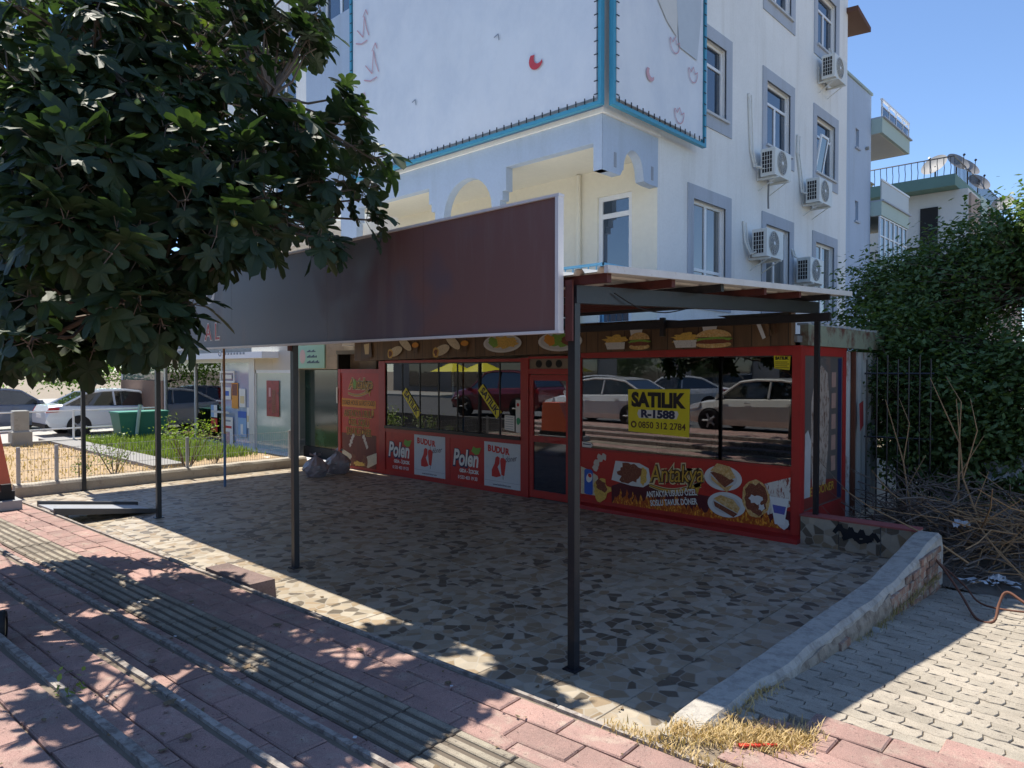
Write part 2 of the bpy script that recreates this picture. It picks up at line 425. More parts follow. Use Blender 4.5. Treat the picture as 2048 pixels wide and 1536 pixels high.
for i,(d,x,y) in enumerate(cl):
    z = zr(x,y)+random.uniform(-.004,.003)
    if i < 300 and d < 99:
        o = link('grey_paver', gme, lane_o, (x,y,z)); o.rotation_euler = (-tilt+random.uniform(-.012,.012), random.uniform(-.012,.012), random.uniform(-.02,.02))
    else: rest.loft([[(x+a,y+c,zr(x+a,y+c)-.03) for a,c in ol],[(x+a,y+c,zr(x+a,y+c)) for a,c in inn]])
stuff(rest.build('far_grey_pavers', m_gp, lane_o))
# red pavers between stepped pavement and the lane
def bnd(x): return 3.80+.42*(x+1.75) if x < 0 else 4.535
cmb = MB(); cxs = [-1.83,-1.2,-.6,0,1,2,4,6]
for a_,b_ in zip(cxs[:-1],cxs[1:]): cmb.poly([(a_,2.9,.143-.03*max(0,a_+1)),(b_,2.9,.143-.03*max(0,b_+1)),(b_,bnd(b_)-.01,.143-.03*max(0,b_+1)),(a_,bnd(a_)-.01,.143-.03*max(0,a_+1))])
corner = structure(cmb.build('pavement_corner', m_mortar))
rw = MB(); k = 0
y = 3.27
while y < 4.5:
    x = -1.66 + .2*(k%2)
    while x < 2.0:
        if y+.12 < bnd(x+.1)+.03 and y > sp_((x+2),0,0).y+.06:
            z = .168-.03*max(0,x+1)+random.uniform(-.004,.003)
            o = link('paver', random.choice(pav_me), corner, (x+.2,y+.1,z)); o.rotation_euler = (random.uniform(-.01,.01),random.uniform(-.01,.01),random.uniform(-.02,.02))
        x += .4
    y += .2; k += 1
# dirt yard behind the low wall
structure(wavy_sheet(-3.3,14,8.5,32,0,60,60,.07,1.2,lambda x,y:-.17).build('dirt_yard', M('dark_yard_soil', (.16,.135,.11), .95, .3, 2, bump=.6, bs=40, col2=(.10,.085,.07)), smooth=True))

# ================================================================ LOW WALL ON THE RIGHT
wall = thing('low_wall', 'low plastered wall with bare brick end between terrace and grey lane', 'wall', (-1.9,5.8,0))
def wtop(y):
    return .20 if y < 6.9 else .20+.17*min(1,(y-6.9)/1.5)
rings = []; n = 60
for k in range(n+1):
    y = 3.32+(8.56-3.32)*k/n
    wz = wtop(y) + .008*noise.noise(Vector((y*3,0,0)))
    xi = -2.02+.006*noise.noise(Vector((y*4,5,0))); xo = -1.80+.018*noise.noise(Vector((y*2.3,9,0)))+ (.0 if y<4.2 else .012)
    if y < 3.5: wz -= .06*(3.5-y)/.18
    rings.append([(xi,y,-.35),(xi,y,wz-.02),(xi+.02,y,wz),(xo-.03,y,wz+.004),(xo,y,wz-.03),(xo+.015,y,wz-.16),(xo+.01,y,-.35)])
MB().loft(rings).build('plaster_body', m_plaster, wall, smooth=False)
m_dirtyface = M('flaked_plaster_face', (.33,.275,.215), .95, .3, 5, bump=.9, bs=35, col2=(.19,.15,.115), c2=(.45,.6), fine=.2)
mb = MB(); rg_ = []
for k in range(81):
    y = 3.95+(6.72-3.95)*k/80; nz_ = noise.noise(Vector((y*5,2,0))); xo = -1.775+.012*noise.noise(Vector((y*6,7,0)))+.004
    rg_.append([(-1.83,y,-.3),(-1.83,y,wtop(y)-.055+.022*nz_),(xo-.012,y,wtop(y)-.05+.022*nz_),(xo+.008,y,wtop(y)-.10),(xo+.022+.012*nz_,y,-.3)])
mb.loft(rg_).build('flaked_face', m_dirtyface, wall)
m_brick = M('red_brick', (.30,.16,.11), .95, .25, 6, bump=.6, bs=80, rnd=.25, col2=(.36,.30,.24), c2=(.45,.6), fine=.15)
bm = None
zb = -.20
r_ = 0
while zb < .30:
    y = 6.75 + (.1 if r_%2 else 0)
    while y < 8.45:
        if zb+.06 < wtop(y)-.02:
            dx = random.uniform(-.006,.008)
            if bm is None:
                o = MB().bbox((-.012,-.094,-.029),(.022,.094,.029),.004).build('brick', m_brick, wall); bm = o.data; o.location = (-1.79,y,zb+.03); 
            else: link('brick', bm, wall, (-1.785+dx,y,zb+.03))
        y += .2
    zb += .068; r_ += 1
for (y,z) in ((5.45,.085),(5.45,.015),(4.95,.05)):
    link('brick', bm, wall, (-1.762,y,z))
MB().tube([(-1.86,6.15,-.02),(-1.70,6.15,-.03)], .055, 14).build('drain_pipe', m_concrete, wall)
# tiled low wall in line with the kiosk front
tw = thing('tiled_wall', 'low stone-patterned tiled wall with red cap and black graffiti by kiosk corner', 'wall', (-2.7,8.75,0))
MB().box((-3.30,8.655,-.1),(-2.03,8.85,.33)).build('wall_core', m_concrete, tw)
x = -3.30
for w in (.445,.445,.36):
    o = MB().box((-w/2+.003,-.165,-.008),(w/2-.003,.165,.008)).build('wall_tile', m_tile, tw); o.location = (x+w/2,8.645,.165); o.rotation_euler.x = pi/2
    x += w+.005
MB().box((-3.31,8.63,.332),(-2.03,8.86,.352)).build('cap_strip', M('faded_red_cap', (.36,.10,.09), .8, .2, 5), tw)
gf = MB()
def stroke(mb, pts, w, y):
    for (a,b_) in zip(pts[:-1],pts[1:]):
        a = Vector(a); b_ = Vector(b_); d = (b_-a).normalized()*w; n = Vector((-d.y,d.x))
        mb.poly([(q.x,y,q.y) for q in (a-n-d*.4,b_-n+d*.4,b_+n+d*.4,a+n-d*.4)])
for pts in ([(-2.90,.20),(-2.84,.29),(-2.78,.16),(-2.72,.27),(-2.66,.15),(-2.60,.26),(-2.55,.14),(-2.47,.24),(-2.42,.17)],[(-2.86,.25),(-2.75,.23),(-2.62,.20),(-2.48,.19)],[(-2.80,.14),(-2.70,.19),(-2.62,.13),(-2.5,.17)]):
    stroke(gf, pts, .024, 8.634); 
gf.v = [(x_,8.634-.0004*(i//4),z_) for i,(x_,y_,z_) in enumerate(gf.v)]
gf.build('graffiti', M('black_spray', (.012,.012,.016), .6), tw)
# ================================================================ CANOPY
PX = (-3.06,-6.80,-10.52,-13.86)
canopy = thing('canopy', 'metal terrace canopy on black posts with corrugated roof and red-brown purlins', 'canopy', (-8.5,6,0))
def rz(y): return 2.76+.20*(y-3.85)/4.6
for x in PX:
    h = MB().box((x-.03,3.872,-.0),(x+.03,3.932,2.60)); h.box((x-.055,3.845,-.001),(x+.055,3.958,.010))
    h.build('post', m_darkmetal, canopy)
MB().box((-3.19,8.735,.354),(-3.135,8.79,2.72)).build('post', m_darkmetal, canopy)
MB().box((-5.06,8.30,2.55),(-5.00,8.36,2.80)).build('post', m_darkmetal, canopy)
for x in PX:
    mb = MB(); mb.hull([(x-.04,3.88,rz(3.88)-.20),(x+.04,3.88,rz(3.88)-.20),(x+.04,8.42,rz(8.42)-.20),(x-.04,8.42,rz(8.42)-.20)],
                       [(x-.04,3.88,rz(3.88)-.075),(x+.04,3.88,rz(3.88)-.075),(x+.04,8.42,rz(8.42)-.075),(x-.04,8.42,rz(8.42)-.075)])
    mb.build('beam', m_darkmetal, canopy)
for i in range(6):
    y = 3.93+.83*i; z = rz(y)
    mb = MB(); mb.box((-14.0,y-.025,z-.074),(-2.79+random.uniform(-.02,.01),y+.025,z-.012)); mb.build('purlin', m_purlin if i not in (2,5) else m_darkmetal, canopy)
MB().box((-14.0,8.36,2.66),(-2.88,8.42,2.755)).build('beam', m_darkmetal, canopy)
# corrugated sheets, ridges running front to back
m_sheet = M('galvanised_white_sheet', (.68,.66,.60), .5, .12, 1.5, metal=.0, col2=(.5,.46,.38), spec=.5)
x = -2.74
k = 0
while x > -14.1:
    w = 1.0; prof = []
    n = 5; pr = w/n
    for q in range(n):
        xs = x-q*pr; prof += [(xs,.034),(xs-.05,.034),(xs-.075,0),(xs-pr+.025,0)]
    prof.append((x-w-.02,.034))
    y0, y1 = 3.83+random.uniform(-.02,.02), 8.63+random.uniform(-.02,.02)
    mb = MB(); vs = []; fs = []
    for (px_,pz) in prof: vs += [(px_,y0,rz(y0)+pz-.008+.001*k%2),(px_,y1,rz(y1)+pz-.008)]
    for q in range(len(prof)-1): fs.append((2*q,2*q+1,2*q+3,2*q+2))
    vs2 = [(a,b_,c-.004) for a,b_,c in vs]; nv = len(vs)
    mb.add(vs+vs2, fs+[tuple(nv+i for i in reversed(f)) for f in fs]+[(0,2*0+1,nv+1,nv)])
    mb.build('roof_sheet', m_sheet, canopy); x -= w; k += 1
MB().hull([(-2.755,3.83,rz(3.83)-.02),(-2.725,3.83,rz(3.83)-.02),(-2.725,8.63,rz(8.63)-.02),(-2.755,8.63,rz(8.63)-.02)],
          [(-2.755,3.83,rz(3.83)+.03),(-2.725,3.83,rz(3.83)+.03),(-2.725,8.63,rz(8.63)+.034),(-2.755,8.63,rz(8.63)+.034)]).build('edge_flashing', M('white_flashing',(.66,.65,.62),.5,.2,4,col2=(.42,.36,.30),c2=(.6,.7)), canopy)
MB().tube(curve([(-3.0,4.3,2.66),(-2.98,4.6,2.57),(-3.0,5.0,2.56),(-3.02,5.4,2.62)]),.005,5).build('loose_cable', m_black, canopy)
# ================================================================ BILLBOARD
bb = thing('billboard', 'long dark billboard with white frame along canopy front, maroon fading to slate', 'billboard', (-8.5,3.82,2.35))
m_bb, nt, N, L, b = newmat('faded_billboard_print')
p = pos(nt); sx = node(nt,'ShaderNodeSeparateXYZ'); L.new(p, sx.inputs[0])
n1 = noisen(nt, p, .9, 3, .5)
f = mathn(nt,'ADD',mathn(nt,'MULTIPLY_ADD',sx.outputs[0],.55),mathn(nt,'MULTIPLY',n1,1.6)); nt.nodes[-3].inputs[2].default_value = 2.75
c = ramp(nt, f, [(.0,(.17,.195,.235)),(.42,(.16,.175,.20)),(.62,(.12,.07,.08)),(.85,(.17,.075,.07)),(1.0,(.19,.10,.09))])
n2 = noisen(nt, p, 1.5, 2, .4)
c = mixc(nt, ramp(nt, n2, [(.56,(0,0,0)),(.66,(.8,.8,.8))]), c, (.12,.10,.125))
L.new(c, b.inputs['Base Color']); b.inputs['Roughness'].default_value = .5
stk = noisen(nt, p, 2.4, 6, .65, (1.8,1.8,.22)); c = mixc(nt, mathn(nt,'MULTIPLY',ramp(nt, stk, [(.52,(0,0,0)),(.72,(1,1,1))]),.35), c, (.24,.20,.19)); L.new(c, b.inputs['Base Color'])
xs = [-14.05,-12.0,-10.0,-8.0,-6.0,-4.55,-3.13]
for a,c_ in zip(xs[:-1],xs[1:]):
    MB().box((a+.002,3.795,2.375),(c_-.002,3.82,3.29)).build('face_panel', m_bb, bb)
m_frame = M('white_sign_frame', (.72,.72,.72), .4, .08, 3)
MB().box((-14.08,3.775,2.354),(-3.095,3.835,2.374)).build('frame_rail', m_frame, bb)
MB().box((-14.08,3.775,3.291),(-3.095,3.835,3.311)).build('frame_rail', m_frame, bb)
MB().box((-3.128,3.775,2.375),(-3.10,3.835,3.29)).build('frame_stile', m_frame, bb)
MB().box((-14.08,3.775,2.375),(-14.05,3.835,3.29)).build('frame_stile', m_frame, bb)
for x in PX:
    MB().box((x-.03,3.84,2.3),(x+.03,3.858,2.72)).build('support', m_purlin, bb)

# ---- lettering
def text(body, name, mat, parent, P0, ux, uy, size, bold=0.0, shear=0.0, align='CENTER', width=None, nrm=None, lift=0.0, spacing=1.0):
    cu = bpy.data.curves.new('t','FONT'); cu.body = body; cu.size = size; cu.offset = bold; cu.shear = shear
    cu.align_x = align; cu.align_y = 'CENTER'; cu.extrude = .0006; cu.resolution_u = 3; cu.space_character = spacing
    to = bpy.data.objects.new('t',cu); COL.objects.link(to)
    dg = bpy.context.evaluated_depsgraph_get(); dg.update()
    me = bpy.data.meshes.new_from_object(to.evaluated_get(dg)); bpy.data.objects.remove(to)
    xs_ = [v.co.x for v in me.vertices] or [0]
    k = 1.0
    if width: k = width/max(1e-6,(max(xs_)-min(xs_)))
    ux = Vector(ux).normalized(); uy = Vector(uy).normalized(); n = ux.cross(uy)
    P0 = Vector(P0)
    me.materials.clear(); me.materials.append(mat)
    cxm = (max(xs_)+min(xs_))/2 if width else 0
    for v in me.vertices:
        q = v.co.copy(); v.co = ux*((q.x-cxm)*k)+uy*q.y+n*(q.z+lift)
    me.name = name
    return link(name, me, parent, P0)
FX, FZ = (1,0,0), (0,0,1)
def ftext(body, x, z, size, mat, parent, y, width=None, bold=0, shear=0, rot=0, name='lettering', spacing=1.0):
    return text(body, name, mat, parent, (x,y,z), (cos(rot),0,sin(rot)), (-sin(rot),0,cos(rot)), size, bold, shear, width=width, spacing=spacing)
p_white = flat('white',(.78,.78,.76)); p_black = flat('black',(.015,.015,.02)); p_yellow = flat('yellow',(.80,.70,.03)); p_gold = flat('gold',(.62,.36,.05))
p_brown = flat('brown',(.10,.045,.02)); p_green = flat('green',(.18,.38,.05)); p_navy = flat('navy',(.02,.03,.09)); p_redt = flat('red',(.55,.03,.03)); p_orange = flat('orange',(.72,.30,.03))
p_blue = flat('blue',(.04,.12,.5)); p_cream = flat('cream',(.72,.58,.33)); p_meat = M('print_meat',(.20,.055,.03),.5,.6,38,col2=(.5,.25,.12),fine=.3); p_bread = M('print_bread',(.60,.34,.10),.5,.45,22,col2=(.75,.55,.28),c2=(.42,.62),fine=.2); p_wrap = M('print_wrap',(.70,.60,.43),.5,.35,30,col2=(.35,.18,.08),c2=(.62,.7)); p_fries = M('print_fries',(.72,.46,.10),.5,.5,48,col2=(.45,.22,.04)); p_salad = M('print_salad',(.2,.4,.06),.5,.5,45,col2=(.6,.15,.05)); p_smoke = flat('smoke',(.62,.55,.48)); p_fire = M('print_fire',(.42,.08,.01),.5,.6,20,col2=(.80,.36,.04),c2=(.5,.6),stretch=(1,1,.6)); p_plate = flat('plate',(.70,.70,.69))
# left letters on the billboard, half hidden by the fig leaves
for (ch,x,z,sz,mt) in (('U',-10.95,2.56,.36,0),('P',-10.35,2.55,.30,0),('S',-9.5,2.55,.30,0),('A',-9.2,2.55,.30,0),('A',-8.62,2.55,.28,0),('L',-8.38,2.55,.28,0),):
    ftext(ch,x,z,sz,p_white,bb,3.7935,bold=.014); ftext(ch,x,z,sz,p_redt,bb,3.7905)
ftext('Ü',-8.57,3.04,.42,p_white,bb,3.7935,bold=.01)
# ================================================================ KIOSK
KY = 8.68
kiosk = thing('fast_food_kiosk', 'closed red takeaway kiosk with glass front, wood-print fascia and food banners', 'kiosk', (-8.3,9.4,0))
def kbox(name, x0,x1,z0,z1, mat=m_red, y0=KY, y1=KY+.07, par=None): return MB().box((x0,y0,z0),(x1,y1,z1)).build(name, mat, par or kiosk)
# shell
MB().box((-13.3,8.641,-.3),(-3.36,10.4,-.004)).build('base_slab', m_concrete, kiosk)
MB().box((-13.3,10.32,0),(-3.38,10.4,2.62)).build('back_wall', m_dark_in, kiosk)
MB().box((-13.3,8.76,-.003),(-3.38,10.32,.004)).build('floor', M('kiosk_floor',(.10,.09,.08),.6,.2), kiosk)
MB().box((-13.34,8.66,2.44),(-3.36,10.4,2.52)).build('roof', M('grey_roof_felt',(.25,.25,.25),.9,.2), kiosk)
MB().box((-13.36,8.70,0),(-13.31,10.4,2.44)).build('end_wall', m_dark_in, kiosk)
m_cnt = M('steel_counter',(.16,.16,.17),.4,.1,3,metal=.3)
MB().box((-11.4,9.1,.004),(-8.2,9.6,.92)).build('counter', m_cnt, kiosk)
MB().box((-5.9,9.6,.004),(-4.2,10.1,.74)).build('counter', M('dark_wood',(.05,.03,.02),.6), kiosk)
MB().box((-4.62,8.80,0),(-4.54,8.88,2.43)).build('inner_post', m_darkmetal, kiosk)
# posts and rails
for (a,c_,t) in ((-13.31,-13.22,2.12),(-11.84,-11.63,2.28),(-7.93,-7.76,2.30),(-6.88,-6.68,2.30),(-3.43,-3.32,2.40)):
    kbox('frame_post',a,c_,0,t)
rail = lambda a,b_,z0,z1,y0=KY+.004,y1=KY+.066: kbox('frame_rail',a,b_,z0,z1,m_red,y0,y1)
rail(-13.22,-11.84,2.03,2.12); rail(-13.22,-11.84,0,.05)
rail(-11.63,-7.93,2.24,2.29); rail(-11.63,-7.93,.86,.93); rail(-11.63,-7.93,0,.09); rail(-9.81,-9.68,.09,.86)
rail(-7.76,-6.88,2.03,2.12); rail(-7.76,-6.88,2.28,2.32)
rail(-6.68,-3.43,2.28,2.40); rail(-6.68,-3.43,.88,.91); rail(-6.68,-3.43,.0,.125)
MB().hull([(-6.75,8.53,0),(-3.30,8.53,0),(-3.30,8.679,0),(-6.75,8.679,0)],[(-6.75,8.55,.05),(-3.30,8.55,.05),(-3.30,8.679,.075),(-6.75,8.679,.075)]).build('base_ledge', M('chipped_red_ledge',(.34,.02,.02),.5,.2,4,col2=(.5,.45,.42),c2=(.72,.74)), kiosk)
# sliding window of seven panes
g_k = glassmat('kiosk_glass', (.5,.53,.54), .10, 1.5, 1.25, .003)
m_blackal = M('black_aluminium', (.012,.012,.014), .35, .1)
mull = [-11.62,-11.11,-10.56,-10.03,-9.50,-8.95,-8.43,-7.93]
for i,(a,c_) in enumerate(zip(mull[:-1],mull[1:])):
    dy = .012*(i%2)
    pn = MB().box((a+.012,KY+.03+dy,.99),(c_-.012,KY+.034+dy,2.22)).build('sliding_pane', g_k, kiosk)
    MB().box((a-.010,KY+.018+dy,.985 if i != 1 else .90),(a+.010,KY+.046+dy,2.225)).build('stile', m_blackal, pn)
MB().box((-11.63,KY-.02,.931),(-7.93,KY+.07,.985)).build('window_sill', m_blackal, kiosk)
MB().box((-11.63,KY+.01,2.222),(-7.93,KY+.06,2.239)).build('window_head', m_blackal, kiosk)
# big shop window
pn = MB().box((-6.67,KY+.03,.91),(-3.44,KY+.036,2.28)).build('shop_window', g_k, kiosk)
# door
door = kbox('door',-7.745,-7.665,.02,2.02,m_red,KY+.012,KY+.058)
kbox('door_stile',-6.975,-6.895,.02,2.02,m_red,KY+.012,KY+.058,door)
for a,c_ in ((1.93,2.02),(.93,1.03),(.02,.14)): kbox('door_rail',-7.665,-6.975,a,c_,m_red,KY+.014,KY+.056,door)
kbox('door_glass',-7.665,-6.975,1.03,1.93,g_k,KY+.032,KY+.036,door)
kbox('door_glass',-7.665,-6.975,.14,.93,M('navy_panel_glass',(.012,.018,.03),.06,.1,1,spec=.9),KY+.032,KY+.036,door)
MB().tube([(-7.05,KY-.01,.97),(-7.12,KY-.05,.97),(-7.2,KY-.05,.965)],.012,6).build('handle', m_red, door)
kbox('transom_panel',-7.755,-6.885,2.121,2.279,M('tan_panel',(.30,.25,.19),.7,.12),KY+.03,KY+.04)
for i in range(3):
    MB().cyl((-7.55+.21*i,KY+.0295,2.20),(-7.55+.21*i,KY+.02,2.20),.062,16).build('vent_hole', m_black, kiosk)
# ---- flat prints: shapes in the plane of the front
def decal(name, pts, y, mat, par): return MB().poly([(x,y,z) for x,z in pts]).build(name, mat, par)
def ell(cx,cz,rx,rz_,n=28,jit=0,rot=0,seed=0):
    rr = random.Random(seed); out = []
    for k in range(n):
        a = 2*pi*k/n; j = 1+rr.uniform(-jit,jit); x = cos(a)*rx*j; z = sin(a)*rz_*j
        out.append((cx+x*cos(rot)-z*sin(rot), cz+x*sin(rot)+z*cos(rot)))
    return out
# left poster panel
pp = kbox('poster_panel',-13.22,-11.84,.05,2.03,m_redprint,KY+.02,KY+.05)
yy = KY+.019
decal('wood_print',[(-13.2,.06),(-11.95,.06),(-11.95,.75),(-13.2,.75)],yy-.001,M('print_red_wood',(.16,.03,.02),.5,.5,3,stretch=(9,9,.5),col2=(.26,.05,.03)),pp)
def script(word, x, z, size, par, y, rot=0, width=None):
    ftext(word,x,z,size,p_cream,par,y,bold=.034*size/.3,shear=.2,rot=rot,width=width*1.05 if width else None,name='brush_lettering')
    ftext(word,x,z,size,p_brown,par,y-.002,bold=.016*size/.3,shear=.2,rot=rot,width=width*1.02 if width else None,name='brush_lettering')
    ftext(word,x,z,size,p_gold,par,y-.004,bold=0,shear=.2,rot=rot,width=width,name='brush_lettering')
script('Antakya',-12.5,1.80,.29,pp,yy-.002,width=.86)
def swoosh(x0,x1,z,par,y,h=.05,sc=1):
    pts = []; n = 14
    for k in range(n+1):
        t = k/n; pts.append((x0+(x1-x0)*t, z-.07*sc*sin(pi*t*1.1)+.05*sc*t))
    up = [(x,q+h*(.35+.65*k/n)) for k,(x,q) in enumerate(pts)]
    for (e,mt,dy) in ((.018*sc,p_cream,0),(.009*sc,p_brown,.001),(0,p_gold,.002)):
        mb = MB()
        for k in range(n): mb.poly([(pts[k][0],y-dy,pts[k][1]-e),(pts[k+1][0],y-dy,pts[k+1][1]-e),(up[k+1][0],y-dy,up[k+1][1]+e),(up[k][0],y-dy,up[k][1]+e)])
        tx,tz = x1,(pts[-1][1]+up[-1][1])/2
        mb.poly([(tx,y-dy,up[-1][1]+e),(tx-.05*sc,y-dy,tz-.13*sc-e),(tx-.10*sc-e,y-dy,tz-.02*sc)])
        mb.build('swash', mt, par)
swoosh(-12.95,-12.12,1.60,pp,yy-.002,.04)
decal('leaf_print',ell(-12.70,1.81,.06,.10,14,.2,seed=3),yy-.009,p_green,pp)
decal('band_print',[(-13.19,1.32),(-11.96,1.30),(-11.96,1.46),(-13.19,1.50)],yy-.002,p_orange,pp)
ftext('DÖNER HOUSE & FAST FOOD',-12.58,1.40,.15,p_brown,pp,yy-.004,width=1.16)
for k,tx in enumerate(('ANTAKYA USULÜ','ÖZEL SOSLU','TAVUK DÖNER')):
    z = 1.17-.19*k
    wd = (1.06,.74,.9)[k]
    ftext(tx,-12.57,z,.20,p_gold,pp,yy-.002,width=wd+.03,bold=.012); ftext(tx,-12.57,z,.20,p_brown,pp,yy-.004,width=wd)
for sx_,cx_ in ((1,-12.86),(-1,-12.25)):
    for k in range(4): decal('smoke_print',ell(cx_+sx_*.04*k-.02,.50+.07*k,.045,.05,12,.3,seed=k+9),yy-.0025-.0006*k,p_smoke,pp)
    decal('wrap_print',[(cx_-sx_*.32,.40),(cx_+sx_*.02,.30),(cx_+sx_*.12,.10),(cx_-sx_*.02,.06),(cx_-sx_*.32,.18)],yy-.0055,p_wrap,pp)
    decal('filling_print',ell(cx_+sx_*.10,.17,.10,.13,16,.25,seed=5),yy-.007,p_meat,pp)
decal('fries_print',ell(-12.55,.12,.20,.055,20,.3,seed=8),yy-.008,p_fries,pp)
MB().box((-13.345,8.66,1.38),(-13.305,8.70,1.72)).build('hinge_plate', m_acwhite, kiosk)
# lower posters under the sliding window
for (a,b_,c_) in ((-11.60,-10.71,-9.815),(-9.675,-8.79,-7.935)):
    q = kbox('red_poster',a,b_,.09,.86,m_redprint,KY+.006,KY+.03); y = KY+.005
    mid = (a+b_)/2
    ftext('Polen',mid-.02,.50,.40,p_navy,q,y,bold=.035,shear=.18,width=.72,name='script_lettering'); ftext('Polen',mid-.03,.51,.40,p_white,q,y-.002,bold=.012,shear=.18,width=.66,name='script_lettering')
    decal('leaf_print',[(mid+.12,.66),(mid+.17,.75),(mid+.24,.72),(mid+.37,.74),(mid+.31,.62),(mid+.22,.60)],y-.004,p_green,q)
    ftext('GIDA - İÇECEK',mid+.06,.29,.085,p_white,q,y-.002,width=.50,bold=.004)
    ftext('0 533 403 19 33',mid+.02,.17,.085,p_white,q,y-.002,width=.50,bold=.002)
    q = kbox('white_poster',b_,c_,.085,.865,M('pale_blue_poster',(.62,.67,.72),.4,.06,9,col2=(.54,.60,.68)),KY+.004,KY+.03); y = KY+.003
    mid = (b_+c_)/2; wv = (c_-b_)
    for k,ch in enumerate('BUDUR'): ftext(ch,b_+.13+k*.105*wv/.85,.745-.008*k,.145,p_redt,q,y,bold=.008)
    ftext('döner',b_+.64*wv/.85,.60,.14,p_navy,q,y,shear=.3,rot=.16,width=.27*wv/.85)
    decal('figure_print',[(mid-.15,.60),(mid-.10,.625),(mid-.05,.60),(mid-.055,.50),(mid-.10,.44),(mid-.02,.29),(mid-.13,.26),(mid-.24,.27),(mid-.24,.38),(mid-.20,.45),(mid-.17,.50)],y-.001,p_redt,q)
    decal('spit_print',[(mid-.01,.31),(mid+.06,.30),(mid+.10,.55),(mid+.06,.60),(mid-.02,.60),(mid-.04,.55)],y-.001,p_redt,q)
    stroke_mb = MB(); stroke(stroke_mb,[(mid+.03,.66),(mid+.03,.24)],.006,y-.0005); stroke_mb.build('spit_rod_print',p_navy,q)
    ftext('www.budurdoner.com',mid+.0,.135,.05,p_navy,q,y,width=.42)
    MB().poly([(b_+.01,y-.0004,.195),(c_-.01,y-.0004,.185),(c_-.01,y-.0004,.19),(b_+.01,y-.0004,.20)]).build('rule_print', flat('grey',(.3,.34,.4)), q)
# big lower banner
q = kbox('food_banner',-6.675,-3.435,.125,.88,m_redprint,KY+.006,KY+.03); y = KY+.005
def fire_strip(x0,x1,z0,h,y,seed):
    rr = random.Random(seed); mb = MB(); x = x0
    k = 0
    while x < x1:
        w = rr.uniform(.04,.10); hh = h*rr.uniform(.35,1.0); lean = rr.uniform(-.03,.05); dy = .00015*(k%9)
        mb.poly([(x-w*.6,y-dy,z0),(x+w*.8,y-dy,z0),(x+w*.55,y-dy,z0+hh*.4),(x+w*.5+lean,y-dy,z0+hh*.7),(x+w*.2+lean,y-dy,z0+hh),(x+lean,y-dy,z0+hh*.6),(x-w*.3,y-dy,z0+hh*.35)])
        x += w*.55; k += 1
    return mb
decal('dark_glow_print',[(-6.1,.13),(-3.44,.13),(-3.44,.36),(-4.2,.40),(-5.2,.45),(-5.8,.50),(-6.1,.38)],y-.0003,M('print_maroon',(.10,.012,.02),.45,.3,4),q)
fire_strip(-6.05,-3.6,.13,.26,y-.001,4).build('flame_print',p_fire,q)
yk = y-.004
for k,(cx_,cz,r1) in enumerate(((-6.40,.66,.05),(-6.37,.74,.055),(-6.30,.82,.06),(-6.24,.84,.05))): decal('smoke_print',ell(cx_,cz-.04,r1,r1,12,.3,seed=k),yk-.0004*k,p_smoke,q)
decal('wrap_print',[(-6.67,.62),(-6.52,.58),(-6.35,.50),(-6.30,.20),(-6.67,.20)],yk-.002,p_wrap,q)
decal('filling_print',ell(-6.28,.30,.15,.16,22,.25,seed=2),yk-.004,p_fries,q); decal('filling_print',ell(-6.28,.36,.10,.09,18,.3,seed=4),yk-.005,p_meat,q)
decal('can_print',[(-6.60,.22),(-6.57,.205),(-6.47,.20),(-6.44,.215),(-6.44,.56),(-6.47,.585),(-6.57,.59),(-6.60,.57)],yk-.006,p_blue,q)
decal('can_emblem_print',ell(-6.505,.46,.055,.075,20,rot=-.4),yk-.007,p_white,q)
decal('can_emblem_print',ell(-6.495,.495,.035,.03,14,rot=-.4),yk-.008,p_redt,q)
decal('plate_print',[(-6.10,.47),(-6.03,.76),(-5.62,.76),(-5.46,.70),(-5.42,.50),(-5.55,.42),(-5.75,.42)],yk,p_plate,q)
decal('meat_print',ell(-5.78,.60,.20,.15,26,.22,seed=11),yk-.001,p_meat,q); decal('rice_print',ell(-5.55,.58,.06,.13,16,.2,seed=1),yk-.0005,p_fries,q)
script('Antakya',-5.03,.655,.33,q,yk-.001,rot=.10,width=.84)
swoosh(-5.45,-4.64,.46,q,yk-.0005,.05,1.1)
ftext('ANTAKYA USULÜ ÖZEL',-5.10,.385,.115,p_white,q,yk-.008,width=.80,rot=.16,bold=.003); ftext('SOSLU TAVUK DÖNER',-5.06,.265,.115,p_white,q,yk-.008,width=.74,rot=.16,bold=.003)
for (cx_,cz,bz) in ((-4.33,.68,0),(-4.28,.335,1)):
    decal('plate_print',ell(cx_,cz,.265,.165,32),yk,p_plate,q); decal('plate_rim_print',ell(cx_,cz,.20,.12,28),yk-.001,flat('shade',(.58,.58,.58)),q)
    if bz == 0:
        decal('filling_print',[(cx_-.18,cz+.06),(cx_+.02,cz-.13),(cx_+.16,cz-.02),(cx_+.0,cz+.10)],yk-.002,p_meat,q)
        decal('bread_print',[(cx_-.18,cz+.08),(cx_-.08,cz+.19),(cx_+.10,cz+.16),(cx_+.18,cz+.02),(cx_+.10,cz-.01),(cx_-.02,cz+.05)],yk-.003,p_bread,q)
        decal('bread_print',[(cx_-.17,cz+.02),(cx_-.16,cz-.04),(cx_+.06,cz-.18),(cx_+.15,cz-.07),(cx_+.03,cz-.12)],yk-.0032,p_bread,q)
    else:
        decal('filling_print',[(cx_-.18,cz+.03),(cx_-.16,cz-.04),(cx_+.10,cz-.15),(cx_+.16,cz-.10)],yk-.002,p_meat,q)
        decal('bread_print',[(cx_-.18,cz+.06),(cx_-.08,cz+.12),(cx_+.10,cz+.08),(cx_+.19,cz-.02),(cx_+.16,cz-.09),(cx_-.02,cz-.02)],yk-.003,p_bread,q)
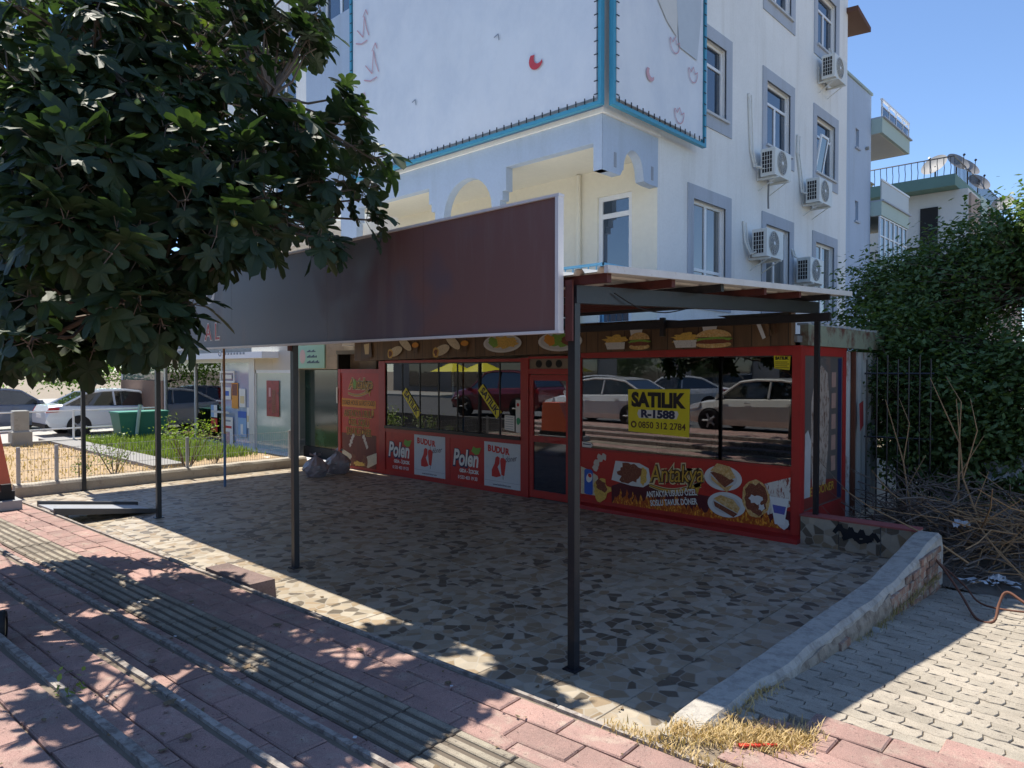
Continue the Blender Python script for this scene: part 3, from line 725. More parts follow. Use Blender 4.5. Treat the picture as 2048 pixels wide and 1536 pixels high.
decal('wrap_print',[(-3.90,.62),(-3.44,.78),(-3.44,.42),(-3.72,.28)],yk,M('print_wrap_striped',(.70,.66,.60),.5,.2,16,col2=(.28,.08,.05),c2=(.5,.58),stretch=(1,1,.35)),q)
decal('wrap_print',ell(-3.88,.47,.18,.235,24,.06),yk-.002,p_bread,q)
decal('filling_print',ell(-3.88,.46,.15,.20,24,.14,seed=5),yk-.003,p_meat,q); decal('sauce_print',ell(-3.88,.46,.08,.06,14,.4,seed=6),yk-.004,p_plate,q); decal('sauce_print',ell(-3.80,.36,.05,.05,12,.4,seed=7),yk-.004,p_plate,q)
decal('cup_print',[(-3.70,.52),(-3.46,.51),(-3.51,.18),(-3.63,.18)],yk-.005,p_white,q); decal('cup_band_print',[(-3.66,.42),(-3.49,.41),(-3.51,.31),(-3.64,.32)],yk-.006,M('print_cup_band',(.10,.12,.42),.5,.2,20,col2=(.5,.06,.08)),q)
decal('ice_print',ell(-3.53,.20,.09,.07,9,.2,seed=3),yk-.0045,p_plate,q)
# stickers and sale signs on the glass
sg = thing('sale_sign', 'large yellow for-sale sign with phone number inside the big kiosk window', 'sign', (-5.32,KY+.01,1.2))
MB().poly([(-5.83,KY+.026,1.82),(-4.83,KY+.026,1.84),(-4.84,KY+.026,1.18),(-5.82,KY+.026,1.21)]).add([(-5.83,KY+.028,1.82),(-4.83,KY+.028,1.84),(-4.84,KY+.028,1.18),(-5.82,KY+.028,1.21)],[(0,1,2,3)]).build('sheet', p_yellow, sg)
ftext('SATILIK',-5.33,1.665,.27,p_black,sg,KY+.024,width=.88,bold=.016)
decal('white_band',[(-5.65,1.53),(-5.02,1.53),(-5.0,1.49),(-5.03,1.42),(-5.64,1.41),(-5.67,1.47)],KY+.0245,p_white,sg)
ftext('R-1588',-5.33,1.47,.15,p_navy,sg,KY+.0225,width=.55,bold=.008)
ftext('0850 312 2784',-5.27,1.31,.13,p_brown,sg,KY+.024,width=.76,bold=.002)
decal('phone_mark',ell(-5.73,1.315,.05,.05,20),KY+.0245,p_brown,sg); decal('phone_mark',ell(-5.73,1.315,.024,.028,12,.3),KY+.0235,p_yellow,sg)
for (cx_,cz,lb) in ((-10.82,1.46,'narrow yellow for-sale strip stuck slanting on second sliding pane from left'),(-8.68,1.56,'narrow yellow for-sale strip stuck slanting on pane right of kiosk window middle')):
    a = -R(46); L_,H_ = .66,.17
    st = thing('sale_strip', lb, 'sign', (cx_,KY+.02,cz), 'slanting for-sale strips')
    cs = [(cx_+u*cos(a)-w*sin(a), cz+u*sin(a)+w*cos(a)) for u,w in ((-L_/2,-H_/2),(L_/2,-H_/2),(L_/2,H_/2),(-L_/2,H_/2))]
    decal('sheet',cs,KY+.027,p_yellow,st); ftext('SATILIK',cx_,cz,.165,p_black,st,KY+.025,width=.56,rot=a,bold=.006)
s1 = thing('price_list', 'small white printed notice in lower right corner of sliding window', 'notice', (-8.2,KY+.02,1.08))
decal('sheet',[(-8.31,1.34),(-8.08,1.33),(-8.08,1.07),(-8.31,1.09)],KY+.016,p_white,s1)
mb = MB()
for k in range(6): stroke(mb,[(-8.29,1.31-.04*k),(-8.11,1.305-.04*k)],.005,KY+.015)
mb.build('print_lines', flat('grey',(.3,.34,.4)), s1)
s2 = thing('payment_sticker', 'tall white sticker with round red mark and green leaf-like mark on window edge', 'sticker', (-7.98,KY+.02,1.09))
decal('sheet',[(-8.05,1.60),(-7.935,1.60),(-7.935,1.05),(-8.05,1.06)],KY+.014,p_white,s2)
decal('red_mark',ell(-8.0,1.52,.03,.03,16),KY+.013,p_redt,s2); decal('green_mark',ell(-7.99,1.25,.045,.06,14,.2),KY+.013,flat('emerald',(.03,.32,.16)),s2)
s3 = thing('corner_sticker', 'small torn yellow notice in upper right corner of big kiosk window', 'notice', (-3.53,KY+.02,2.1))
decal('sheet',[(-3.67,2.28),(-3.46,2.27),(-3.47,2.10),(-3.66,2.12)],KY+.026,p_yellow,s3); ftext('SATILIK',-3.565,2.245,.05,p_black,s3,KY+.024,width=.17,bold=.003)
mb = MB()
for k in range(4): stroke(mb,[(-3.65,2.20-.024*k),(-3.5+.02*(k%2),2.198-.024*k)],.0045,KY+.0245)
mb.build('print_lines',p_brown,s3)
s4 = thing('open_label', 'small white label at lower left of big kiosk window', 'label', (-6.6,KY+.02,.92))
decal('sheet',[(-6.67,1.0),(-6.50,.99),(-6.46,.955),(-6.50,.915),(-6.67,.915)],KY+.026,p_white,s4)
mb = MB(); stroke(mb,[(-6.65,.965),(-6.50,.96)],.007,KY+.025); mb.build('print_lines',p_navy,s4)
# wood-print fascia
m_wood, nt, N, L, b = newmat('wood_print_fascia')
p = pos(nt); sx = node(nt,'ShaderNodeSeparateXYZ'); L.new(p, sx.inputs[0])
wv = node(nt,'ShaderNodeTexVoronoi',voronoi_dimensions='1D',feature='F1'); wv.inputs['Scale'].default_value = 4.2; wv.inputs['Randomness'].default_value = .35
L.new(sx.outputs[0], wv.inputs['W'])
we = node(nt,'ShaderNodeTexVoronoi',voronoi_dimensions='1D',feature='DISTANCE_TO_EDGE'); we.inputs['Scale'].default_value = 4.2; we.inputs['Randomness'].default_value = .35
L.new(sx.outputs[0], we.inputs['W'])
gr = noisen(nt,p,2.2,8,.65,(7,7,.7))
sc_ = node(nt,'ShaderNodeSeparateColor'); L.new(wv.outputs['Color'],sc_.inputs[0])
c = mixc(nt, gr, (.055,.030,.015), (.27,.155,.075))
c = mixc(nt, .55, c, mixc(nt, sc_.outputs[0], (.5,.45,.4), (1.25,1.2,1.1)), 'MULTIPLY')
c = mixc(nt, ramp(nt, we.outputs['Distance'], [(.0,(1,1,1)),(.05,(0,0,0))]), c, (.015,.01,.006))
L.new(c,b.inputs['Base Color']); b.inputs['Roughness'].default_value = .55
fa = MB()
xs = [-12.5+(9.1)*k/40 for k in range(41)]
FYF = 8.565
def fb(x): return 2.285+.115*(x+12.5)/9.1
def ft(x):
    t = 2.80
    if x > -5.4: t -= .06*sin((x+5.4)/2.0*pi)**2 * (1 if x<-3.6 else 1)
    return t
vs = []; fs = []
for x in xs:
    vs += [(x,FYF+.02*noise.noise(Vector((x,0,0))),fb(x)),(x,FYF+.012*noise.noise(Vector((x*2,4,0))),ft(x)),(x,8.70,ft(x)),(x,8.70,fb(x))]
fa.loft([vs[i:i+4] for i in range(0,len(vs),4)]); fasc = fa.build('fascia', m_wood, kiosk)
# torn corner of the fascia
decal('torn_patch',[(-4.35,2.80),(-3.42,2.80),(-3.42,2.76),(-3.75,2.70),(-4.1,2.735)],FYF-.03,M('grey_backing',(.12,.115,.11),.8,.15),fasc)
for k in range(3): decal('torn_strip',[(-3.85+.1*k,2.74),(-3.80+.1*k,2.76),(-3.70+.08*k,2.50+.03*k),(-3.74+.08*k,2.48+.03*k)],FYF-.032-.002*k,(p_plate,m_wood,p_brown)[k],fasc)
yf = FYF-.026
for k,cx_ in enumerate((-10.98,-9.62)):
    decal('wrap_print',ell(cx_+.18,2.60,.22,.085,20,rot=-.55),yf,p_wrap,fasc); decal('wrap_print',ell(cx_-.12,2.46,.22,.09,20,rot=.25),yf-.002,p_wrap,fasc)
    decal('filling_print',ell(cx_-.28,2.42,.085,.095,16,.1),yf-.004,p_fries,fasc); decal('filling_print',ell(cx_-.28,2.42,.05,.06,14,.3,seed=k),yf-.005,p_meat,fasc)
    decal('cup_print',[(cx_+.40,2.56),(cx_+.58,2.56),(cx_+.54,2.42),(cx_+.44,2.42)],yf,p_brown,fasc); decal('sauce_print',ell(cx_+.49,2.57,.10,.05,16),yf-.002,p_orange,fasc)
decal('board_print',[(-12.2,2.66),(-11.9,2.70),(-11.87,2.36),(-12.2,2.34)],yf,p_brown,fasc); decal('glass_print',[(-12.14,2.62),(-11.95,2.64),(-11.97,2.42),(-12.10,2.42)],yf-.002,p_cream,fasc)
for cx_,fill in ((-8.22,p_fries),(-6.98,p_salad)):
    decal('plate_print',ell(cx_,2.545,.44,.155,36),yf,p_plate,fasc); decal('plate_rim_print',ell(cx_,2.55,.39,.13,36),yf-.002,flat('shade',(.58,.58,.58)),fasc)
    decal('food_print',ell(cx_+.05,2.56,.30,.10,30,.2,seed=3),yf-.004,fill,fasc); decal('food_print',ell(cx_-.2,2.57,.12,.08,20,.25,seed=4),yf-.005,p_salad if fill is p_fries else p_orange,fasc)
decal('food_print',ell(-6.8,2.545,.15,.07,20,.2,seed=4),yf-.006,p_meat,fasc)
for k,cx_ in enumerate((-5.75,-4.62)):
    decal('box_print',[(cx_-.37,2.50),(cx_-.02,2.50),(cx_-.03,2.40),(cx_-.33,2.40)],yf-.004,M('print_dotted_box',(.7,.68,.65),.5,.1,60,col2=(.08,.08,.1),c2=(.6,.62)),fasc)
    decal('fries_print',ell(cx_-.2,2.53,.19,.07,30,.3,seed=k+20),yf-.002,p_fries,fasc)
    wd = .17 if k == 0 else .25
    decal('bun_print',ell(cx_+.22,2.43,wd,.045,24),yf-.004,p_bread,fasc); decal('filling_print',ell(cx_+.22,2.495,wd*1.02,.035,26,.15,seed=k),yf-.005,p_salad,fasc); decal('filling_print',ell(cx_+.22,2.47,wd,.03,26,.1,seed=k+1),yf-.0055,p_meat,fasc)
    decal('bun_print',[(cx_+.22+wd*cos(a),2.53+.10*sin(a)) for a in [pi*i/14 for i in range(15)]],yf-.006,p_bread,fasc)
    decal('cup_print',[(cx_+.05,2.72),(cx_+.28,2.72),(cx_+.25,2.58),(cx_+.08,2.58)],yf-.001,p_plate,fasc)
# side of the kiosk
SXK = -3.34
def sbox(name,y0,y1,z0,z1,mat,x0=SXK-.04,x1=SXK,par=None): return MB().box((x0,y0,z0),(x1,y1,z1)).build(name,mat,par or kiosk)
sbox('frame_post',8.752,8.86,.0,2.40,m_red); sbox('frame_post',10.24,10.36,0,2.40,m_red); sbox('frame_rail',8.86,10.24,2.28,2.40,m_red); sbox('frame_rail',8.86,10.24,0,.34,m_red)
m_don = M('print_doner_stack',(.42,.33,.27),.4,.4,10,col2=(.16,.09,.06),c2=(.5,.6),stretch=(1,1,.6))
sp2 = sbox('side_poster',8.86,10.24,.34,2.28,M('print_dim_kitchen',(.13,.11,.10),.35,.4,1.6,col2=(.25,.14,.10)),SXK-.03,SXK-.012)
def sdecal(name,pts,mat,lift): return MB().poly([(SXK-.012+lift,a,z) for a,z in pts]).build(name,mat,sp2)
sdecal('meat_stack_print',[(9.15,.62),(9.62,.60),(9.70,1.1),(9.74,1.7),(9.66,2.06),(9.45,2.16),(9.25,2.06),(9.10,1.7),(9.10,1.1)],m_don,.002)
for k in range(5): sdecal('grill_print',[(9.82,.75+.28*k),(9.98,.75+.28*k),(9.98,.95+.28*k),(9.82,.95+.28*k)],M('print_pink_grill',(.42,.25,.2),.4,.2,8),.002)
sdecal('dark_bar_print',[(10.06,.36),(10.20,.36),(10.20,2.26),(10.06,2.26)],p_navy,.003)
sdecal('cook_print',[(8.88,.5),(9.08,.5),(9.10,1.2),(9.0,1.35),(8.90,1.3)],M('print_cook_white',(.5,.48,.47),.4,.2,5),.003)
sdecal('red_glow_print',[(8.88,.36),(10.05,.36),(10.05,.62),(8.88,.75)],M('print_deep_red',(.25,.04,.03),.4,.3,4),.001)
text('ET DÖNER','lettering',p_gold,sp2,(SXK-.006,9.5,.55),(0,1,0),(0,0,1),.16,width=.85)
# rusty corrugated rest of the side wall and its green-grey edge board
m_rust = M('rusty_white_sheet',(.48,.48,.45),.7,.2,2,col2=(.20,.075,.035),c2=(.56,.66),stretch=(1,1,.35))
mb = MB(); vs = []; y = 10.36; k = 0; rows = []
while y < 11.9:
    rows.append((SXK-.03-(.035 if k%4 in (2,3) else 0), y)); y += (.09 if k%2 == 0 else .03); k += 1
vv = []; ff = []
for (a,c_) in rows: vv += [(a,c_,0),(a,c_,2.36)]
for i in range(len(rows)-1): ff.append((2*i,2*i+1,2*i+3,2*i+2))
mb.add(vv,ff); mb.box((SXK-.14,10.36,0),(SXK-.10,11.9,2.36)); mb.build('side_sheet',m_rust,kiosk)
MB().box((SXK-.02,10.62,0),(SXK+.03,10.68,2.36)).build('rusty_angle',M('rust',(.13,.045,.025),.9,.3,6),kiosk)
m_edge = M('stained_edge_board',(.27,.29,.20),.8,.2,1.6,col2=(.14,.05,.03),c2=(.47,.62),bump=.3)
mb = MB().box((SXK-.05,8.82,2.402),(SXK+.05,11.95,2.66)); 
mb.build('edge_board',m_edge,kiosk)
for k in range(14):
    y = 8.9+.21*k; MB().box((SXK-.12,y,2.66),(SXK+.02,y+.10,2.685+.02*random.random())).build('roof_edge_tile',M('rust_speckled_white',(.5,.47,.42),.8,.2,9,col2=(.22,.09,.05)),kiosk)
MB().poly([(SXK+.052,10.75,1.62),(SXK+.052,10.93,1.66),(SXK+.052,10.95,1.30),(SXK+.052,10.80,1.22)]).build('red_rag',M('red_cloth',(.35,.04,.04),.9),kiosk)
# ================================================================ WHITE APARTMENT BUILDING
bld = thing('apartment_building', 'white corner apartment block with blue-grey window surrounds and arched balcony', 'building', (-10,14,0))
BX, BYB, BYF, BYE = -6.3, 10.25, 8.72, 19.4
def PX_(c, sgn=-1):                                  # wall facing +x : u = y, d = depth into the wall
    return lambda u,z,d: (c+sgn*d,u,z)
def PY_(c): return lambda u,z,d: (u,c+d,z)
def holed(P,u0,u1,z0,z1,ops,depth=.14):
    us = sorted({u0,u1,*[o[0] for o in ops],*[o[1] for o in ops]}); zs = sorted({z0,z1,*[o[2] for o in ops],*[o[3] for o in ops]})
    mb = MB()
    for a,b_ in zip(us[:-1],us[1:]):
        for c_,d_ in zip(zs[:-1],zs[1:]):
            mu,mz = (a+b_)/2,(c_+d_)/2
            if any(o[0]<mu<o[1] and o[2]<mz<o[3] for o in ops): continue
            mb.poly([P(a,c_,0),P(b_,c_,0),P(b_,d_,0),P(a,d_,0)])
    for o in ops:
        a,b_,c_,d_ = o[:4]
        mb.poly([P(a,c_,0),P(a,d_,0),P(a,d_,depth),P(a,c_,depth)]); mb.poly([P(b_,c_,0),P(b_,c_,depth),P(b_,d_,depth),P(b_,d_,0)])
        mb.poly([P(a,d_,0),P(b_,d_,0),P(b_,d_,depth),P(a,d_,depth)]); mb.poly([P(a,c_,0),P(a,c_,depth),P(b_,c_,depth),P(b_,c_,0)])
    return mb
def pbox(mb,P,u0,u1,z0,z1,d0,d1):
    return mb.hull([P(u0,z0,d0),P(u1,z0,d0),P(u1,z0,d1),P(u0,z0,d1)],[P(u0,z1,d0),P(u1,z1,d0),P(u1,z1,d1),P(u0,z1,d1)])
def skyglass(name, c, rough=.02):
    m, nt, N, L, b = newmat(name); b.inputs['Base Color'].default_value = (*c,1); b.inputs['Roughness'].default_value = rough
    b.inputs['Specular IOR Level'].default_value = 1.0; b.inputs['IOR'].default_value = 1.75
    p = pos(nt); bumpn(nt, noisen(nt,p,1.1,2), b, .04, .05); return m
g_up = skyglass('upper_window_glass',(.02,.04,.07)); g_low = skyglass('curtained_window_glass',(.14,.15,.15)); g_shop = skyglass('far_pane',(.10,.13,.14))
m_curtain = M('net_curtain',(.55,.53,.47),.9,.1,3,stretch=(6,6,.4))
def window(par,P,u0,u1,z0,z1,trans=None,mulls=None,low=None,depth=.14,glass=None,frame=None,fw=.055,open_leaf=False):
    glass = glass or g_up; frame = frame or m_pvc
    mb = MB(); d0,d1 = depth-.06,depth-.01
    pbox(mb,P,u0,u1,z1-fw,z1,d0,d1); pbox(mb,P,u0,u1,z0,z0+fw,d0,d1); pbox(mb,P,u0,u0+fw,z0+fw,z1-fw,d0,d1); pbox(mb,P,u1-fw,u1,z0+fw,z1-fw,d0,d1)
    zb = [z0+fw]; 
    if low: pbox(mb,P,u0+fw,u1-fw,low-fw/2,low+fw/2,d0+.002,d1); zb += [low-fw/2,low+fw/2]
    if trans: pbox(mb,P,u0+fw,u1-fw,trans-fw/2,trans+fw/2,d0+.002,d1); zb += [trans-fw/2,trans+fw/2]
    zb.append(z1-fw)
    w = None; panes = []
    spans = [(zb[i],zb[i+1]) for i in range(0,len(zb),2)]
    for k,(a,c_) in enumerate(spans):
        full = trans and k == len(spans)-1
        us = [u0+fw] + ([] if (full or not mulls) else [x for m_ in mulls for x in (m_-fw*.7,m_+fw*.7)]) + [u1-fw]
        if not full and mulls:
            for m_ in mulls: pbox(mb,P,m_-fw*.7,m_+fw*.7,a,c_,d0+.003,d1)
        for i in range(0,len(us),2): panes.append((us[i],us[i+1],a,c_))
    w = mb.build('window',frame,par)
    for (a,b_,c_,d_) in panes: pbox(MB(),P,a,b_,c_,d_,depth-.035,depth-.03).build('pane',glass,w)
    return w
Px = PX_(BX)
ops = []; sur = []
for r,(zt,zb_) in enumerate(((5.39,3.2),(8.37,6.53),(11.37,9.53))):
    for y0 in (11.23,14.28,17.08):
        o = (y0+.2,y0+1.43,(3.42 if r == 0 else zb_+.26),zt-.24); ops.append((o,r,y0,zt,zb_))
wallmb = holed(Px,BYB,BYE,0,13.2,[o[0] for o in ops])
wallmb.build('wall',m_white,bld)
for (o,r,y0,zt,zb_) in ops:
    mb = MB(); y1 = y0+1.66
    pbox(mb,Px,y0,y1,o[3],zt,-.022,.02); pbox(mb,Px,y0,y1,zb_,o[2],-.022,.02); pbox(mb,Px,y0,o[0],o[2],o[3],-.022,.02); pbox(mb,Px,o[1],y1,o[2],o[3],-.022,.02)
    sr = mb.build('window_surround',m_trim,bld)
    if r: pbox(MB(),Px,o[0]-.06,o[1]+.06,o[2]-.03,o[2]+.012,-.07,.10).build('sill',M('grey_sill',(.55,.56,.57),.7),sr)
    mid = (o[0]+o[1])/2
    window(bld,Px,o[0],o[1],o[2],o[3],trans=(o[3]-.40 if r else None),low=(3.92 if r == 0 else None),mulls=[mid],glass=g_up if r else g_low)
# one tilted leaf, curtains behind the lower row are part of the glass tone
def tl(u,z,d): return Px(u,z,d+.05-.15*(z-6.82)/.86)
lf_ = MB()
for (a,b_,c_,d_) in ((17.32,17.80,6.82,6.87),(17.32,17.80,7.63,7.68),(17.32,17.37,6.87,7.63),(17.75,17.80,6.87,7.63)): pbox(lf_,tl,a,b_,c_,d_,-.02,.02)
lf_ = lf_.build('tilted_leaf',m_pvc,bld); pbox(MB(),tl,17.37,17.75,6.87,7.63,-.003,.003).build('pane',g_up,lf_)
# rest of the body
MB().box((-13.2,BYE-.02,0),(-6.32,BYE,13.2)).build('wall',m_white,bld)
Pf = PY_(BYB)
dO = (-7.52,-6.80,2.86,5.15)
fw_ops = [dO,(-9.7,-8.6,3.6,5.0),(-12.0,-10.8,3.6,5.0)]
holed(Pf,-13.2,BX,0,6.0,fw_ops).build('balcony_back_wall',m_cream,bld)
door_ = window(bld,Pf,*dO,trans=4.80,depth=.10,glass=g_up,fw=.085); door_.name = 'balcony_door'
for o in fw_ops[1:]: window(bld,Pf,*o,mulls=[(o[0]+o[1])/2],glass=g_up)
MB().box((-13.2,BYF,2.62),(BX,BYB,2.82)).build('balcony_slab',m_white,bld)
MB().box((-13.2,BYF+.16,5.62),(BX-.16,BYB,5.90)).build('balcony_ceiling',m_cream,bld)
# arched front beam of the balcony
def archwall(P,outline_top,segs,depth):
    """segs: list of (u, zbottom) polyline; solid above it up to outline_top"""
    mb = MB()
    for (a,za),(b_,zb2) in zip(segs[:-1],segs[1:]):
        if abs(b_-a) < 1e-6:
            mb.poly([P(a,za,0),P(a,zb2,0),P(a,zb2,depth),P(a,za,depth)]); continue
        mb.poly([P(a,za,0),P(b_,zb2,0),P(b_,outline_top,0),P(a,outline_top,0)]); mb.poly([P(a,za,depth),P(b_,zb2,depth),P(b_,outline_top,depth),P(a,outline_top,depth)])
        mb.poly([P(a,za,0),P(a,za,depth),P(b_,zb2,depth),P(b_,zb2,0)])
    return mb
def arc(u0,u1,zs,zt,n=14): return [((u0+u1)/2-(u1-u0)/2*cos(pi*k/n), zs+(zt-zs)*sin(pi*k/n)) for k in range(n+1)]
front = [(-6.301,5.10),(-6.46,5.10),(-6.46,5.52),(-8.28,5.52),(-8.28,5.13),(-8.36,5.13),(-8.36,4.98),(-8.42,4.98),(-8.42,4.86),(-8.50,4.86),(-8.50,2.8),(-8.62,2.8),(-8.62,4.9)]
front += [(u,z) for u,z in arc(-8.62,-9.85,4.9,5.50)][1:] + [(-9.85,2.8),(-10.10,2.8),(-10.10,5.05),(-10.20,5.05),(-10.20,5.2),(-10.27,5.2),(-10.27,5.50),(-12.55,5.50),(-12.55,5.2),(-12.62,5.2),(-12.62,2.8),(-13.2,2.8)]
archwall(PY_(BYF-.02),5.93,front,.16).build('balcony_arcade',m_bluewall,bld)
side = [(BYF-.02,5.10),(9.17,5.10),(9.24,5.20)]+arc(9.26,9.82,5.2,5.56)+[(9.84,5.14),(10.0,5.12),(10.26,5.12)]
archwall(PX_(BX+.003),5.93,side,.16).build('balcony_side_arch',m_bluewall,bld)
for y in (9.0,10.05): MB().box((BX-.01,y,5.2),(BX+.012,y+.06,5.42)).build('slot',M('slot_grey',(.3,.33,.38),.9),bld)
MB().box((-13.2,BYF-.07,5.931),(BX+.06,BYB,6.0)).build('cornice',m_white,bld)
# upper overhanging floors behind the banner
Pu = PY_(BYF); 
holed(Pu,-14.6,BX-.001,6.0,13.2,[(-13.9,-12.75,9.75,11.3)]).build('upper_front_wall',m_bluewall,bld)
window(bld,Pu,-13.9,-12.75,9.75,11.3,mulls=[-13.3],glass=g_up)
MB().box((BX-.05,BYF+.002,6.0),(BX-.001,BYB,13.2)).build('upper_side_wall',m_white,bld)
MB().box((-14.62,BYF,6.0),(-14.6,BYB,13.2)).build('upper_side_wall',m_white,bld)
MB().box((-14.6,BYF+.002,5.931),(-13.2,BYB,5.999)).build('upper_soffit',m_cream,bld)
Pl = PY_(BYB+.3)
lops = [(-19.6,-18.2,9.2,11.9),(-16.6,-15.3,6.8,8.2),(-19.6,-18.2,6.4,8.2),(-16.6,-15.3,3.6,5.2)]
holed(Pl,-24,-13.2,2.95,14,lops).build('left_wall',m_white,bld)
for o in lops: window(bld,Pl,*o,trans=o[3]-.4,mulls=[(o[0]+o[1])/2])
MB().box((-20.2,BYF+.6,5.6),(-15.0,BYB+.29,5.75)).build('left_balcony_slab',m_white,bld)
mb = MB(); mb.box((-20.2,BYF+.6,5.75),(-15.0,BYF+.65,6.6)); mb.build('left_balcony_panel',M('teal_print_panel',(.50,.66,.68),.6,.1,5,col2=(.22,.5,.52),c2=(.55,.6),stretch=(2,2,.8)),bld)
# balcony railing
mb = MB(); mb.box((-8.5,8.74,3.68),(BX-.02,8.78,3.72)); mb.box((BX-.045,8.78,3.68),(BX-.005,BYB,3.72)); mb.box((-8.5,8.74,2.95),(BX-.02,8.77,2.98)); mb.box((BX-.06,8.735,2.82),(BX-.02,8.785,3.72))
for k in range(14): mb.box((-8.4+.15*k,8.75,2.98),(-8.385+.15*k,8.765,3.68))
mb.build('railing',M('light_blue_rail',(.16,.42,.62),.5),bld)
MB().hull([(-9.2,19.3,11.5),(-6.02,19.3,11.25),(-6.02,20.35,11.05),(-9.2,20.35,11.3)],[(-9.2,19.3,11.62),(-6.02,19.3,11.37),(-6.02,20.35,11.17),(-9.2,20.35,11.42)]).build('eave',M('brown_eave',(.13,.06,.04),.8,.2),bld)
MB().tube([(-7.9,BYB-.06,2.9),(-7.9,BYB-.06,5.6)],.045,8).build('downpipe',m_cream,bld)
# lower rear section with two small windows
sec = thing('rear_wing', 'narrow pale grey rear wing with two tiny windows beside the green balconies', 'building', (-8,20.7,0))
Ps = PX_(-6.48)
so = [(20.66,20.95,8.20,8.72),(20.66,20.95,6.2,6.75)]
holed(Ps,19.41,22.0,0,9.95,so).build('wall',m_bluewall,sec); MB().box((-12,21.98,0),(-6.482,22.0,9.95)).build('wall',m_bluewall,sec)
for o in so:
    w = window(sec,Ps,*o,fw=.03); pbox(MB(),Ps,o[0]-.05,o[1]+.05,o[2]-.05,o[2]-.002,-.05,.05).build('sill',m_trim,w)
MB().box((-12,19.42,9.951),(-6.44,22.03,10.02)).build('coping',M('green_coping',(.38,.46,.42),.7),sec)
MB().cyl((-6.47,21.55,8.35),(-6.40,21.55,8.35),.05,10).build('vent_pipe',m_concrete,sec)
# ================================================================ AIR CONDITIONERS
def make_ac():
    e = thing('air_conditioner','','air conditioner',(0,0,0))
    mb = MB(); W_,D_,H_ = .80,.30,.55
    mb.loft([[(.12,-.0,0),(.12+D_,0,0),(.12+D_,W_,0),(.12,W_,0)],[(.12,0,H_-.02),(.12+D_,0,H_-.02),(.12+D_,W_,H_-.02),(.12,W_,H_-.02)],[(.13,.012,H_),(.41,.012,H_),(.41,W_-.012,H_),(.13,W_-.012,H_)]])
    cs = mb.build('casing',m_acwhite,e)
    MB().box((.15,-.004,.06),(.36,.002,.48)).build('coil_opening',m_black,cs)
    gmb = MB()
    for k in range(5): gmb.box((.15+.0525*k-.004,-.010,.06),(.15+.0525*k+.004,-.003,.48))
    for k in range(6): gmb.box((.15,-.009,.06+.084*k-.004),(.36,-.0045,.06+.084*k+.004))
    gmb.build('coil_grille',m_acwhite,cs)
    MB().cyl((.419,.34,.28),(.424,.34,.28),.235,28).build('fan_recess',M('fan_dark',(.16,.16,.165),.5),cs)
    f = MB()
    for r_ in (.06,.10,.14,.18,.22,.24):
        f.tube([(.428,.34+r_*cos(2*pi*k/24),.28+r_*sin(2*pi*k/24)) for k in range(25)],.0035,4,False)
    for k in range(12): f.tube([(.429,.34,.28),(.429,.34+.24*cos(pi*k/6),.28+.24*sin(pi*k/6))],.003,4)
    f.build('fan_grille',m_acwhite,cs); MB().cyl((.425,.34,.28),(.437,.34,.28),.035,12).build('fan_hub',m_pvc,cs)
    for y in (.12,.66):
        b_ = MB().box((0,y-.015,-.045),(.44,y+.015,-.004)).box((0,y-.015,-.04),(.025,y+.015,.35)); b_.tube([(.02,y,-.25),(.38,y,-.04)],.012,4); b_.build('bracket',m_acwhite,e)
    return e
ac0 = make_ac()
acs = [((13.94,6.00),'air conditioner under the middle window of the upper wall row, pipe hanging below'),((16.34,5.88),'air conditioner under the half-open tilted window of the white wall'),((13.57,4.34),'largest air conditioner, mounted before the lower middle window just above canopy roof'),
       ((15.84,4.04),'air conditioner low on the white wall nearest the canopy roof end'),((17.25,8.93),'topmost air conditioner at the far upper edge of the white wall'),((12.6,10.55),'air conditioner cut by the top edge of the picture on the white wall')]
pipes = [[(0,-.35,1.6),(-.0,-.30,1.0),(0,-.25,.5),(.02,-.12,.2),(.15,-.04,.18)],[(0,-.25,1.5),(0,-.28,1.1),(0,-.1,.6),(.03,-.06,.25),(.15,-.03,.2)],[(0,-.18,.7),(.02,-.14,.3),(.1,-.06,.05),(.2,-.02,.1)],[(0,-.05,.75),(.03,0,.6),(.08,.05,.56)],[(0,.75,1.0),(.02,.9,.7),(.1,.82,.3)],[(0,-.3,.8),(.1,-.05,.2)]]
for k,((y,z),lb) in enumerate(acs):
    e = ac0 if k == 0 else copy_tree(ac0)
    e.location = (BX+.005,y,z); e['label'] = lb; e['group'] = 'air conditioners on the white wall'
for k,((y,z),lb) in enumerate(acs):
    e = [o for o in COL.objects if o.get('label') == lb][0]
    o = MB().tube([(p[0]+.02,p[1],p[2]) for p in pipes[k]],.022,6).build('pipe',m_acwhite,None); o.parent = e
    if k == 0:
        o = MB().tube([(.2,.2,-.05),(.19,.21,-.4),(.2,.2,-.62)],.018,6).build('drain_hose',M('grey_hose',(.2,.2,.2),.7),None); o.parent = e
    mb = MB().tube([(p[0]+.055,p[1]+.05,p[2]-.03) for p in pipes[k]],.014,6).build('pipe',m_acwhite,None); mb.parent = e
